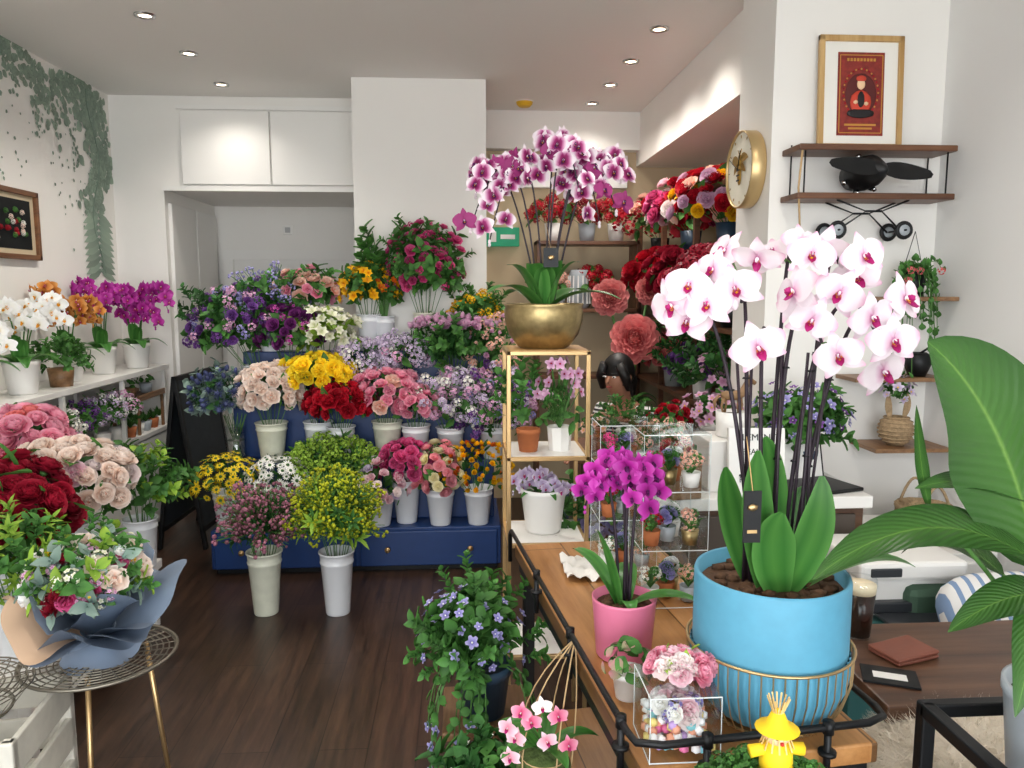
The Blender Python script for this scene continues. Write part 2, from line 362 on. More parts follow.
def bq(name,x,y,z,cz,r,heads,fol,h=.22,rt=.078,rb=.055,bmat=None,rzr=None,zmin=-.45,dx=0,up=.35,ry_=None,k=1.1,rj=.12):
    mb=MB(); bucket(mb,h,rt,rb,BWHITE if bmat is None else bmat)
    heads=[(a,b,c*1.04,int(n*1.2)) for a,b,c,n in heads]
    bunch(mb,(dx,0,cz-z),(r*k,ry_ or min(r,.13),(rzr or r*.8)*k),heads,fol,up,base=(0,0,h*.6),zmin=zmin,rj=rj)
    if 3.9<y<4.6: mb.clampy(4.59-y)
    return mb.finish(name,(x,y,z))
def H(T,c,s,n,c1=None): return (T,(c,c if c1 is None else c1,STEM,c),s,n)
# ------------------------------------------------------------------ room shell
WALL=M('wall_paint','f0ede8',.85,noise=.015,nscale=3); WALLR=M('wall_paint_shaded','e8e7e5',.85); CEILM=M('ceiling_paint','ece9e5',.9); FLOORM=wood('floor_wood','231914','50392b',rough=.33,scale=5,planks=(1.2,.16))  # WALLR: white wall paint with the right wall's greyish shade put into its colour
BEIGE=M('wall_beige','cbb898',.85); TRIM=M('trim_white','f0eeea',.5)
def shell(name,lo,hi,mat,bev=0): box(m:=MB(),lo,hi,mat,bev); return m.finish(name)
XL,XR,YF,H0=-2.18,1.82,-1.3,2.7
shell('floor',(XL-.15,YF-.1,-.1),(XR+.15,7.0,0),FLOORM)
shell('ceiling',(XL-.15,YF-.1,H0),(XR+.15,7.0,H0+.1),CEILM)
shell('wall_left',(XL-.12,YF,0),(XL,5.1,H0),WALL)
shell('wall_right',(XR,YF,0),(XR+.12,5.6,H0),WALLR)
m=MB(); box(m,(XL,5.1,0),(-1.87,6.2,H0),WALL); box(m,(-1.87,5.1,2.13),(-.62,6.2,H0),WALL); m.finish('wall_back')
shell('wall_alcove',(-1.87,6.1,0),(-.3,6.2,2.13),WALL)
shell('wall_column',(-.62,4.6,0),(.147,6.2,H0),WALL)
m=MB(); box(m,(.147,5.45,0),(XR,5.55,H0),BEIGE); box(m,(.147,5.35,2.45),(XR,5.45,H0),WALL,.0); box(m,(.2,5.4,2.2),(.62,5.45,2.42),TRIM,.004); box(m,(.66,5.4,2.2),(1.15,5.45,2.42),TRIM,.004); m.finish('wall_rear')
shell('wall_pillar',(1.16,2.9,0),(XR,3.25,H0),WALL)
shell('wall_soffit',(1.22,3.25,2.35),(XR,5.45,H0),WALL)
m=MB()
for z0,z1 in ((0,.35),(2.55,H0)): box(m,(XL,YF-.1,z0),(XR,YF,z1),WALL)
m.finish('wall_front')
m=MB()
for x in (XL,-.9,.45,XR-.06): box(m,(x,YF-.08,.35),(x+.06,YF-.02,2.55),BLACK,.004)
box(m,(XL,YF-.08,.35),(XR,YF-.02,.4),BLACK); box(m,(XL,YF-.08,2.5),(XR,YF-.02,2.55),BLACK); m.finish('window_1')
m=MB()
for x0,x1 in ((-1.745,-1.20),(-1.19,-.635)): box(m,(x0,5.075,2.16),(x1,5.1,2.61),TRIM,.004)
box(m,(-1.77,5.085,2.62),(-.62,5.1,2.645),TRIM); box(m,(-1.87,5.08,2.12),(-.62,5.1,2.15),TRIM); m.finish('trim_cupboard_doors')
m=MB(); box(m,(-1.87,5.15,.05),(-1.845,5.6,2.05),TRIM,.004);box(m,(-1.87,5.62,.05),(-1.845,6.05,2.05),TRIM,.004); m.finish('trim_alcove_panel')
m=MB(); box(m,(-1.80,6.035,0),(-1.73,6.095,1.80),TRIM); box(m,(-.72,6.035,0),(-.65,6.095,1.80),TRIM); box(m,(-1.73,6.036,1.73),(-.72,6.095,1.80),TRIM)
box(m,(-1.73,6.06,0),(-.72,6.09,1.73),CWHITE)
for z0,z1 in ((.15,.8),(.95,1.6)):
    for x0 in (-1.6,-1.18): box(m,(x0,6.05,z0),(x0+.34,6.065,z1),TRIM,.006)
lathe(m,[(0,0),(.025,0),(.03,.02),(.02,.045),(0,.05)],GOLD,16,(-.8,6.05,.95),R=rx(pi/2)); m.finish('door_1')
m=MB(); box(m,(-1.36,6.085,1.92),(-1.29,6.099,1.99),TRIM,.004); box(m,(-1.345,6.078,1.935),(-1.305,6.086,1.975),M('switch_grey','b8b8b8'),.003); m.finish('light_switch')
m=MB(); box(m,(XL,-1.3,0),(XL+.015,2.4,.1),TRIM,.004); m.finish('baseboard_left')
m=MB(); box(m,(XR-.015,-1.3,0),(XR,1.55,.1),TRIM,.004); m.finish('baseboard_right')
SPOTE=M('lamp_glow','fff0d0',.5,emit=9); CHROME=M('chrome','c8c8c8',.2,1)
SP=[(-1.38,3.65),(-1.38,4.2),(-1.4,4.8),(.92,3.68),(.9,4.19),(.88,4.66),(.85,5.12),(-1.38,2.0),(.9,2.0),(-.2,1.2),(-.3,3.0)]  # last two, unseen at mid ceiling, are extra spots added to brighten the room
for x,y in SP:
    m=MB(); lathe(m,[(.028,-.002),(.03,-.008),(.043,-.008),(.046,0)],CHROME,24); lathe(m,[(0,-.003),(.03,-.003)],SPOTE,20); m.finish('ceiling_downlight',(x,y,H0))
    l=bpy.data.lights.new('downlight_lamp','SPOT'); l.energy=14 if y>4.7 else 34; l.color=(1,.94,.86); l.spot_size=math.radians(140); l.spot_blend=1; l.shadow_soft_size=.05
    o=bpy.data.objects.new('downlight_lamp',l); scene.collection.objects.link(o); o.location=(x,y,H0-.03)
m=MB(); lathe(m,[(0,-.035),(.035,-.035),(.05,-.02),(.055,0)],M('alarm_yellow','e0b020',.5),24); lathe(m,[(.055,-.006),(.06,0)],TRIM,24); m.finish('smoke_alarm',(.41,5.1,H0))
m=MB(); box(m,(.15,5.40,1.80),(.40,5.44,1.93),M('exit_green','12805a',.5,emit=.5),.004); box(m,(.19,5.395,1.83),(.24,5.40,1.90),CWHITE); box(m,(.27,5.395,1.85),(.37,5.40,1.88),CWHITE); m.finish('exit_sign')
# ------------------------------------------------------------------ vine mural on left wall
m=MB(); MUR=FM('mural_leaf',['74887a','98aa98'],var=.28,tr=0); XW=XL+.004
def wl(y,z,s,T=RLEAF):
    a=random.uniform(0,6.28); R=np.stack([np.array([0,1,0]),np.array([0,0,1]),np.array([1,0,0])],1)@rz(a)
    V=T.pack().V[0].copy(); V[:,2]*=.02; V=(V*s)@R.T+np.array([XW,y,z]); m.part(V,T.L[0].reshape(-1,4),MUR,T.A[0])
for i in range(760):
    y=random.uniform(3.2,5.05); z=2.68-abs(random.gauss(0,.12))-.05*math.sin(y*9)
    wl(y,z,random.uniform(.03,.055))
for k in range(9):
    yy=3.3+k*.19; L=random.uniform(.2,.5)
    for i in range(int(L*60)): wl(yy+random.gauss(0,.02),2.62-L*random.random(),random.uniform(.02,.035))
for i in range(330):
    z=random.uniform(1.95,2.66); y=4.86+.06*math.sin(z*9)+random.gauss(0,.07); wl(min(y,5.05),z,random.uniform(.035,.085))
for z in np.linspace(1.62,1.95,10):
    for sgn in (-1,1):
        V,F,A=petal(.20,.03,2,4,.8,.0,.0,.05,.3); R=np.stack([np.array([0,1,0]),np.array([0,0,1]),np.array([1,0,0])],1)@rz(sgn*(1.9)); m.part(V@R.T+np.array([XW,4.86,z]),F,MUR,A)
for i in range(90): wl(random.uniform(3.4,4.8),random.gauss(2.15,.17),random.uniform(.012,.024))
tube(m,[(XW,4.86+.06*math.sin(z*9),z) for z in np.linspace(1.6,2.66,14)],.004,MUR,4); m.finish('vine_wall_mural')
WOODF=wood('frame_wood','5a3820','8a5a34'); DARKART=FM('art_dark',['14181a','20282a']); 
m=MB(); y0,y1,z0,z1=3.60,4.16,1.65,1.99
box(m,(XL+.005,y0,z0),(XL+.03,y1,z0+.025),WOODF,.003);box(m,(XL+.005,y0,z1-.025),(XL+.03,y1,z1),WOODF,.003);box(m,(XL+.005,y0,z0),(XL+.03,y0+.025,z1),WOODF,.003);box(m,(XL+.005,y1-.025,z0),(XL+.03,y1,z1),WOODF,.003)
box(m,(XL+.003,y0+.01,z0+.01),(XL+.012,y1-.01,z1-.01),M('mount_board','c9b89a')); box(m,(XL+.012,y0+.06,z0+.05),(XL+.014,y1-.06,z1-.05),DARKART)
for i in range(26): m.add(HYD,fr((1,0,0)),(XL+.015,random.uniform(y0+.14,y1-.1),random.uniform(z0+.09,z1-.09)),.016,(random.choice([BLUSH,RED,WHITE,GREEN,GREEN]),)*4)
m.finish('framed_floral_picture')
# ------------------------------------------------------------------ display stand
m=MB()
box(m,(-1.33,4.02,0.03),(.2,4.59,.24),NAVY,.006); box(m,(-1.30,4.19,.24),(.17,4.59,.56),NAVY,.006); box(m,(-1.28,4.34,.56),(.15,4.59,.88),NAVY,.006); box(m,(-1.25,4.47,.88),(.13,4.59,1.15),NAVY,.006)
box(m,(-1.31,4.04,0),(.18,4.59,.03),BLACK)
for x0,x1 in ((-1.31,-.58),(-.55,.18)):
    box(m,(x0,4.0,.035),(x1,4.02,.225),NAVY,.006)
    for kx in (.2,.8): lathe(m,[(0,.03),(.014,.027),(.016,.018),(.007,.01),(.007,0)],GOLD,14,(x0+(x1-x0)*kx,4.0,.13),R=rx(pi/2))
m.finish('tiered_display_stand')
T1,T2,T3,T4=.24,.56,.88,1.15
LF=lambda n,s=.08:[G(LEAF,GREEN,s,n)]
bq('heather_bucket',-.925,3.52,0,.43,.135,[H(SPRAY,HEATHER,.14,34)],[G(FTWIG,DGREEN,.12,26)],.3,.078,.056,BCREAM,.11,k=1)
bq('solidago_bucket',-.59,3.5,0,.47,.15,[H(SPRAY,SOLID,.12,64)],[G(FTWIG,GREEN,.14,50),G(FTWIG,LGREEN,.14,40)],.3,.078,.056,BWHITE,.15,k=1)
y=4.1
bq('yellow_chrysanthemum_bucket',-1.25,y-.02,T1,.49,.165,[H(DAISY,YEL,.026,80,GREEN)],[G(LEAF,DGREEN,.06,34)],.2)
bq('white_chrysanthemum_bucket',-.98,y-.02,T1,.49,.15,[H(DAISY,WHITE,.027,80,DGREEN)],[G(LEAF,DGREEN,.06,34)],.2)
bq('green_bupleurum_bucket',-.70,y+.02,T1,.56,.20,[H(SMALLC,LGREEN,.028,120)],[G(FTWIG,GREEN,.14,60)],.2,rzr=.13,rj=.2)
bq('lisianthus_bucket',-.45,y-.02,T1,.46,.135,[H(ROSE,LPINK,.034,26),H(ROSE,LILAC,.03,12)],LF(30),.18,rzr=.13)
bq('pink_carnation_bucket',-.31,y+.03,T1,.57,.135,[H(CARN,HOTP,.036,44)],LF(20),.24)
bq('pale_carnation_bucket',-.125,y-.02,T1,.51,.11,[H(CARN,PYEL,.034,38)],LF(30),.2,rzr=.15)
bq('gold_chrysanthemum_bucket',.08,y-.02,T1,.52,.17,[H(MUM,YELO,.030,100)],[G(LEAF,DGREEN,.06,30)],.2,rzr=.15)
y=4.27
bq('blush_rose_bucket',-1.05,y-.02,T2,.95,.155,[H(ROSE,BLUSH,.042,54)],LF(44),.22,.085,.06,BCREAM,rzr=.13)
bq('yellow_rose_bucket',-.80,y,T2,1.05,.165,[H(ROSE,YEL,.044,38)],LF(40),.22,rzr=.085)
bq('red_rose_bucket',-.67,y-.05,T2,.89,.15,[H(ROSE,RED,.044,44)],LF(30),.2,rzr=.10)
bq('pink_rose_bucket',-.42,y-.01,T2,.92,.165,[H(ROSE,PINK,.044,38),H(ROSE,PEACH,.042,8)],LF(44),.22,.082,.058,BCREAM,rzr=.12)
bq('rose_bucket',-.26,y-.04,T2,.87,.11,[H(ROSE,PINK,.038,28)],LF(26),.2,rzr=.09)
bq('stock_flower_bucket',-.07,y,T2,.87,.17,[H(SPIKE,LILAC,.028,26),H(SPIKE,MAUVE,.028,12),H(SMALLC,WHITE,.032,20)],LF(50),.18,rzr=.16,rj=.2)
bq('mixed_purple_bucket',.17,y,T2,.84,.19,[H(SPIKE,PURP,.026,16),H(SMALLC,MAUVE,.034,30),H(SMALLC,BLUEV,.026,16),H(SMALLC,LILAC,.032,20),H(SMALLC,WHITE,.03,10)],[G(TWIG,GREEN,.11,50)],.18,rzr=.2,rj=.2)
GLASS=glassmat('clear_glass')
m=MB(); lathe(m,[(0,.0),(.05,0),(.055,.01),(.055,.2),(.053,.2),(.052,.012),(0,.012)],GLASS,24); lathe(m,[(0,.12),(.05,.12)],WATER,20)
for i in range(14): a=i*.45; tube(m,[(.03*math.cos(a),.03*math.sin(a),.02),(.06*math.cos(a+2.5),.06*math.sin(a+2.5),.26)],.002,STEM,3)
bunch(m,(-.06,0,.35),(.18,.13,.16),[H(THIS,NAVYF,.038,60,NAVYF)],[G(TWIG,GREY_G,.12,26),G(TWIG,DGREEN,.10,26)]); m.finish('eryngium_vase',(-1.25,4.27,T2))
y=4.42
bq('violet_lisianthus_bucket',-1.16,y,T3,1.29,.19,[H(ROSE,PURP,.03,30),H(SMALLC,BLUEV,.03,16),H(SMALLC,MAUVE,.034,22),H(SMALLC,PURP,.03,26),G(TWIG,DGREEN,.09,20)],[G(TWIG,GREEN,.14,70)],.2,rzr=.18,dx=-.15,rj=.2)
bq('plum_carnation_bucket',-.98,y,T3,1.27,.16,[H(CARN,DPURP,.034,34),H(SMALLC,MAG,.03,10)],[G(TWIG,GREEN,.12,36)],.22,rzr=.13)
bq('alstroemeria_bucket',-.77,y-.02,T3,1.27,.16,[H(ALST,CREAMG,.04,46)],[G(LEAF,LGREEN,.09,60)],.24,rzr=.12,rj=.18)
bq('lilac_phlox_bucket',-.545,y-.03,T3,1.09,.16,[H(SMALLC,LILAC,.034,50),H(SMALLC,WHITE,.03,18)],LF(34),.14,rzr=.10,rj=.18)
bq('lilac_phlox_bucket',-.34,y-.03,T3,1.13,.14,[H(SMALLC,LILAC,.034,40),H(SMALLC,MAUVE,.03,8)],LF(34),.16,rzr=.11,rj=.18)
bq('mauve_chrysanthemum_bucket',-.055,y-.03,T3,1.29,.20,[H(MUM,MAUVE,.042,90)],None,.17,.08,.058,BCREAM,rzr=.05,zmin=.0,up=.8)
bq('chrysanthemum_foliage_bucket',-.04,y-.01,T3,1.18,.16,[G(TWIG,GREEN,.10,60)],[G(TWIG,DGREEN,.12,60)],.14,.07,.05,rzr=.10)
bq('pink_filler_bucket',.13,y-.04,T3,1.13,.14,[H(SMALLC,PEACH,.03,40),H(MUM,MAUVE,.03,20)],LF(40),.16,rzr=.18,dx=.06,rj=.2)
y=4.53
bq('orange_alstroemeria_bucket',-.54,y,T4,1.52,.15,[H(ALST,YELO,.034,58)],[G(TWIG,GREEN,.12,44)],.21,.07,.05,rzr=.12,ry_=.1,rj=.2)
bq('magenta_spray_rose_bucket',-.21,y-.02,T4,1.63,.19,[H(ROSE,HOTP,.030,62),H(SMALLC,HOTP,.024,16),G(TWIG,GREEN,.08,24)],[G(TWIG,GREEN,.15,110)],.22,.072,.052,BCREAM,rzr=.20,ry_=.12,zmin=-.5,rj=.2)
bq('pink_rose_bucket',-.90,y,T4,1.50,.16,[H(ROSE,PINK,.038,16),H(ROSE,PEACH,.04,16)],[G(TWIG,GREEN,.13,44)],.24,rzr=.10,ry_=.11,rj=.2)
bq('blue_limonium_bucket',-1.10,y,T4,1.42,.17,[H(SPRAY,BLUEV,.12,24),H(SMALLC,PURP,.03,22)],[G(TWIG,GREEN,.13,60)],.2,rzr=.14,ry_=.11,rj=.2)
bq('yellow_filler_bucket',.07,y,T4,1.36,.13,[H(SMALLC,YELO,.026,22),H(SMALLC,YEL,.024,14),G(TWIG,GREEN,.08,14)],[G(TWIG,GREEN,.13,50)],.16,rzr=.11,ry_=.12,dx=.02,rj=.2)
m=MB(); bucket(m,.2,.06,.045,BWHITE)
for i in range(18):
    a=random.uniform(0,6.28); r=random.uniform(.03,.17); hh=random.uniform(.42,.70)
    tube(m,[(0,0,.1),(r*.3*math.cos(a),r*.2*math.sin(a),hh*.6),(r*math.cos(a),r*.35*math.sin(a),hh)],.003,STEM,4)
    m.add(TWIG,fr((math.cos(a)*.5,math.sin(a)*.2,1)),(r*.7*math.cos(a),r*.25*math.sin(a),hh-.14),.18,(GREEN,)*3)
m.clampy(.06); m.finish('ruscus_branch_bucket',(-.45,4.53,T4))
# ------------------------------------------------------------------ orchids
def potmesh(m,kind):
    if kind=='white': lathe(m,[(0,0),(.055,0),(.06,.01),(.075,.13),(.078,.135),(.078,.15),(.072,.15),(.068,.12),(0,.12)],CWHITE,28); return .12
    if kind=='brass': lathe(m,[(0,0),(.075,0),(.085,.005),(.115,.045),(.128,.09),(.130,.12),(.127,.135),(.131,.142),(.128,.146),(.122,.142),(.12,.12),(0,.12)],BRASS,48); return .12
    if kind=='pink': lathe(m,[(0,0),(.05,0),(.054,.004),(.063,.115),(.064,.12),(.060,.12),(.058,.1),(0,.1)],PINKP,36); return .1
    if kind=='blue':
        lathe(m,[(0,.006),(.06,.006),(.085,.012),(.108,.035),(.124,.07),(.1295,.105),(.128,.128)],BLUEP,288,flute=.012,nfl=48)
        lathe(m,[(.126,.126),(.126,.247),(.124,.253),(.119,.251),(.117,.22),(0,.22)],BLUEP,64); return .225
def orchid(name,loc,kind,spikes,fs,mats,leaves,tmpl=ORCH,stmat=None,face=(0,-1,.05),nf=8,extra=None,frm=.35,size_v=.12,rot=0,xmin=None,off_=.75):
    m=MB(); zt=potmesh(m,kind); stmat=STEM if stmat is None else stmat
    rr={'white':.066,'brass':.118,'pink':.056,'blue':.115}[kind]; lathe(m,[(0,zt+.006),(rr,zt+.004)],BARK,20)
    for i in range(18): a=random.random()*6.28; q=rr*.8*math.sqrt(random.random()); blob(m,(q*math.cos(a),q*math.sin(a),zt+.006),(.014,.01,.006),BARK,1)
    for sp in spikes:
        b,c,d=sp[:3]; n=sp[3] if len(sp)>3 else nf
        P=bez((b[0],b[1],zt),c,d,26); tube(m,P,np.linspace(.0035,.002,26),stmat,6)
        for k in range(n):
            f=frm+(1-frm)*(k+.3)/n; i=min(25,int(f*25)); p=P[i]; sd=1 if k%2 else -1
            off=np.array([sd*fs*off_,random.uniform(-.35,.1)*fs,random.uniform(-.5,.4)*fs])
            q=p+off; dirn=nrm(np.array(face)+np.array([sd*.35,0,0])+rng.normal(0,.28,3)); tube(m,[p,(p+q)/2+np.array([0,0,.004]),q-dirn*fs*.04],.0012,STEM,3)
            m.add(tmpl,fr(dirn,roll=random.uniform(-.35,.35)),q,fs*random.uniform(1-size_v,1+size_v),mats)
        for k in range(2): p=P[-1]+np.array([0,0,-.01*k]); blob(m,p,(fs*.14,fs*.14,fs*.2),mats[0],1,.8)
    for (az,L,W,up,drop) in leaves:
        ca,sa=math.cos(az),math.sin(az); leaf(m,(ca*.012,sa*.012,zt),(ca*L*.5,sa*L*.5,zt+up),(ca*L,sa*L,zt+up-drop),W,OLEAF,(-ca*.3,-sa*.3,1) if up<L*.8 else (ca,sa,.15),q=.95,base=.45,tip=.15,fold=-.12 if up>=L*.8 else .18,nu=6,nv=12)
    if extra: extra(m,zt)
    if xmin is not None: m.clampx(xmin-loc[0])
    return m.finish(name,loc,rot)
OLEAF=FM('orchid_leaf',['4a8038','39702f','588e44'],var=.15,tr=.1,rough=.3)
DSTK=M('orchid_stake','2a1c28',.5)
OM_L=(O_WP,O_LIP,O_YEL,O_COL)
SH=1.03
def simple_sp(n,r,h,dr): 
    out=[]
    for i in range(n):
        a=2*pi*i/n+random.uniform(-.3,.3); x,y=math.cos(a)*r,math.sin(a)*r*.6; hh=h*random.uniform(.75,1.05); out.append(((x*.1,y*.1),(x*.35,y*.25,hh*1.2),(x,y,hh-dr*random.uniform(.2,1.3))))
    return out
LV=[(a*1.256+.3,.17,.08,.10,.09) for a in range(5)]+[(-1.6,.06,.08,.15,.0),(-1.0,.07,.07,.13,.0)]
WX=XL+.02
orchid('white_orchid',(-2.00,3.62,SH),'white',simple_sp(7,.18,.42,.14),.042,(O_WHT,O_YEL,O_YEL,O_WHT),LV,ORCHL,nf=10,frm=.35,xmin=WX)
orchid('orange_orchid',(-2.03,4.10,SH),'white',simple_sp(6,.16,.52,.14),.038,(O_ORG,O_LIP,O_YEL,O_COL),LV,ORCHL,nf=10,frm=.35,xmin=WX)
orchid('magenta_orchid',(-1.97,4.80,SH),'white',simple_sp(7,.22,.56,.20),.042,(O_MAG,O_LIP,O_YEL,O_COL),LV,ORCHL,nf=12,frm=.3,xmin=WX)
orchid('magenta_orchid',(-2.03,4.48,SH),'white',simple_sp(5,.16,.56,.14),.038,(O_MAG,O_LIP,O_YEL,O_COL),LV,ORCHL,nf=10,frm=.35,xmin=WX)
orchid('white_orchid',(-2.02,3.3,SH),'white',simple_sp(5,.15,.40,.10),.040,(O_WHT,O_YEL,O_YEL,O_WHT),LV,ORCHL,nf=8,frm=.4,xmin=WX)
WSH=wood('shelf_wood','6a4a30','9a7450')
m=MB(); box(m,(XL+.01,3.1,1.0),(-1.88,5.05,1.03),CWHITE,.003)
for yy in (3.15,3.75,4.4,5.0): 
    for xx in (XL+.02,-1.91): box(m,(xx,yy-.012,.65),(xx+.022,yy+.012,1.0),CWHITE,.002)
box(m,(XL+.01,3.1,.82),(-1.96,5.02,.835),CWHITE,.002); m.finish('plant_shelf')
m=MB(); box(m,(XL+.005,2.5,.06),(-1.90,5.06,.62),CWHITE,.004); box(m,(XL+.005,2.48,.62),(-1.88,5.07,.65),CWHITE,.004); box(m,(XL+.02,2.52,0),(-1.93,5.04,.06),BLACK)
for i in range(5): box(m,(-1.90,2.52+i*.51,.08),(-1.885,3.01+i*.51,.61),CWHITE,.004)
m.finish('white_cabinet')
for yy,c,c2 in ((4.02,PURP,LILAC),(4.25,LILAC,WHITE),(3.78,WHITE,MAUVE),(3.5,PURP,WHITE),(4.42,MAUVE,WHITE)):
    m=MB(); lathe(m,[(0,0),(.035,0),(.045,.08),(.04,.08),(.038,.07),(0,.07)],CWHITE,20); bunch(m,(.02,0,.18),(.09,.10,.10),[H(SMALLC,c,.022,30),H(SMALLC,c2,.02,12)],[G(TWIG,GREEN,.09,30)],rj=.2); m.finish('potted_statice',(-1.95,yy,.65))
for i,yy in enumerate((4.55,4.66,4.77,4.88,4.98)):
    m=MB(); lathe(m,[(0,0),(.025,0),(.035,.06),(.03,.06),(0,.05)],(TERRA,CWHITE,GREYPOT)[i%3],18)
    for k in range(14): a=k*2.4; leaf(m,(0,0,.05),(.02*math.cos(a),.02*math.sin(a),.08),(.04*math.cos(a),.04*math.sin(a),.09+.02*(k%3)),.018,GREEN,nu=2,nv=3)
    m.finish('potted_succulent',(-1.93,yy,.65))
m=MB()
for x in (-.07,.07):
    for yy in (-.18,.18): box(m,(x-.008,yy-.008,0),(x+.008,yy+.008,.2),WSH,.002)
box(m,(-.085,-.2,.2),(.085,.2,.215),WSH,.003); box(m,(-.085,-.2,.215),(-.075,.2,.235),WSH,.002); box(m,(.075,-.2,.215),(.085,.2,.235),WSH,.002); m.finish('wooden_tray_stand',(-1.97,4.78,.65))
for i,yy in enumerate((4.66,4.9)):
    m=MB(); lathe(m,[(0,0),(.03,0),(.04,.06),(.035,.06),(0,.05)],(WSH,GREYPOT)[i],18); bunch(m,(0,0,.085),(.04,.04,.03),[G(RLEAF,GREEN,.03,20)],None); m.finish('potted_succulent',(-1.97,yy,.866))
m=MB(); lathe(m,[(0,0),(.05,0),(.06,.09),(.055,.09),(0,.08)],WSH,20); bunch(m,(0,0,.12),(.07,.08,.06),[G(TWIG,GREEN,.08,40)],None,zmin=-.4); m.finish('potted_fern',(-1.97,3.9,SH))
m=MB(); CHALK=M('chalkboard','2c343a',.6,noise=.2)
for s in (-1,1):
    R=ry(.13*s); 
    for a,b in (((-.01,-.30,0),(.012,-.27,1.02)),((-.01,.27,0),(.012,.30,1.02)),((-.01,-.3,.99),(.012,.3,1.02)),((-.01,-.3,.1),(.012,.3,.13))): box(m,a,b,BLACK,.003,R=R,o=(-.133*s,0,0))
    box(m,(-.004,-.27,.12),(.006,.27,1.0),CHALK,0,R=R,o=(-.133*s,0,0))
m.finish('a_frame_chalkboard',(-1.62,4.74,0),-.05)
# ------------------------------------------------------------------ left flower bench with buckets
m=MB(); box(m,(-1.86,2.35,.26),(-1.36,3.45,.30),CWHITE,.004)
for x in (-1.85,-1.41):
    for yy in (2.38,3.38): box(m,(x,yy,0),(x+.04,yy+.04,.26),CWHITE,.003)
box(m,(-1.84,2.4,.1),(-1.38,3.4,.12),CWHITE); m.finish('flower_bench')
B=.30
bq('blush_rose_bucket',-1.52,3.05,B,.77,.20,[H(PEONY,BLUSH,.048,42),H(PEONY,LPINK,.044,14)],[G(LEAF,GREEN,.11,60)],.3,.08,.06,rzr=.12,ry_=.18,rj=.2)
bq('red_peony_bucket',-1.58,2.72,B,.74,.17,[H(PEONY,DRED,.052,44)],[G(LEAF,GREEN,.11,40)],.28,.08,.06,rzr=.15,ry_=.16,rj=.2)
bq('pink_hydrangea_bucket',-1.80,3.25,B,.88,.13,[H(PEONY,PINK,.05,30),H(PEONY,CORAL,.046,8)],LF(30,.10),.3,.08,.06,rzr=.11,ry_=.16)
bq('greenery_bucket',-1.40,3.34,B,.64,.11,[G(TWIG,GREEN,.10,40),G(TWIG,LGREEN,.09,16)],LF(30,.09),.22,.07,.055,rzr=.1,ry_=.12)
bq('greenery_bucket',-1.47,2.52,B,.60,.10,[G(TWIG,GREEN,.09,34),G(FTWIG,LGREEN,.1,16)],LF(20,.09),.22,.07,.055,rzr=.1,ry_=.1)
# ------------------------------------------------------------------ wire tables, crate, bouquet
m=MB(); WIRE=M('wire_grey','8a8478',.4,.8)
for r in np.linspace(.02,.19,12): tube(m,circ((0,0,.5),r,28),.0022,WIRE,4,True)
for i in range(28): a=2*pi*i/28; tube(m,[(.02*math.cos(a),.02*math.sin(a),.5),(.19*math.cos(a),.19*math.sin(a),.5)],.002,WIRE,4)
tube(m,circ((0,0,.505),.195,36),.005,WIRE,6,True)
for i in range(3): a=i*2.094+1.75+3.14; tube(m,[(.12*math.cos(a),.12*math.sin(a),.5),(.17*math.cos(a),.17*math.sin(a),.006)],.007,GOLD,8)
m.finish('wire_side_table',(-1.0,2.08,0))
m=MB(); CRATE=M('crate_white','d8d4c8',.6,noise=.1)
for z in (.02,.14,.26,.38):
    box(m,(-.2,-.17,z),(.2,-.155,z+.09),CRATE,.004);box(m,(-.2,.155,z),(.2,.17,z+.09),CRATE,.004);box(m,(-.2,-.17,z),(-.185,.17,z+.09),CRATE,.004);box(m,(.185,-.17,z),(.2,.17,z+.09),CRATE,.004)
for x in (-.2,.17):
    for yy in (-.175,.145): box(m,(x,yy,0),(x+.03,yy+.03,.47),CRATE,.004)
box(m,(-.19,-.16,.02),(.19,.16,.04),CRATE)
m.finish('plastic_crate',(-1.25,1.87,0),.1)
m=MB()
for r in np.linspace(.04,.17,9): tube(m,circ((0,0,.06-.0*r),r,28),.0022,WIRE,4,True)
for i in range(24): a=2*pi*i/24; tube(m,[(.04*math.cos(a),.04*math.sin(a),.06),(.17*math.cos(a),.17*math.sin(a),.06),(.12*math.cos(a),.12*math.sin(a),.0)],.002,WIRE,4)
tube(m,circ((0,0,.0),.12,28),.004,WIRE,5,True); m.finish('wire_tray',(-1.24,1.85,.475))
PGREY=FM('wrap_bluegrey',['5c6c80','74849a','8290a4'],var=.15,tr=.1); KRAFT=FM('wrap_kraft',['c09c80','d4b498'],var=.1,tr=.1)
m=MB()
def wrap(mb,a0,a1,r0,r1,h,mat,ph=0,zb=0,drop=.0,n=30,wv=.05):
    a=np.linspace(a0,a1,n+1); K=8; V=[];A=[]
    for i in range(K):
        f=i/(K-1)
        for j,aa in enumerate(a):
            r=r0+(r1-r0)*f**1.1*(1+.14*math.sin(aa*5+ph)*f+.05*math.sin(aa*11)*f)+.06*max(0,f-.75); z=zb+h*f+ wv*math.sin(aa*4+ph)*f*f - drop*f*f
            V.append((r*math.cos(aa),r*math.sin(aa),z)); A.append((f,j/n))
    mb.part(V,gridF(n,K-1),mat,np.array(A))
wrap(m,0,6.28,.035,.135,.16,PGREY,0); wrap(m,-1.5,1.2,.04,.20,.11,PGREY,1.5,wv=.05); wrap(m,-2.2,-.6,.045,.185,.10,PGREY,.3,wv=.04); wrap(m,2.6,4.3,.04,.19,.12,KRAFT,.7); wrap(m,3.9,5.4,.045,.17,.09,PGREY,2.4); wrap(m,0,6.28,.035,.09,-.065,PGREY,1,zb=0,wv=.01)
tube(m,circ((0,0,.0),.042,20),.006,PGREY,5,True)
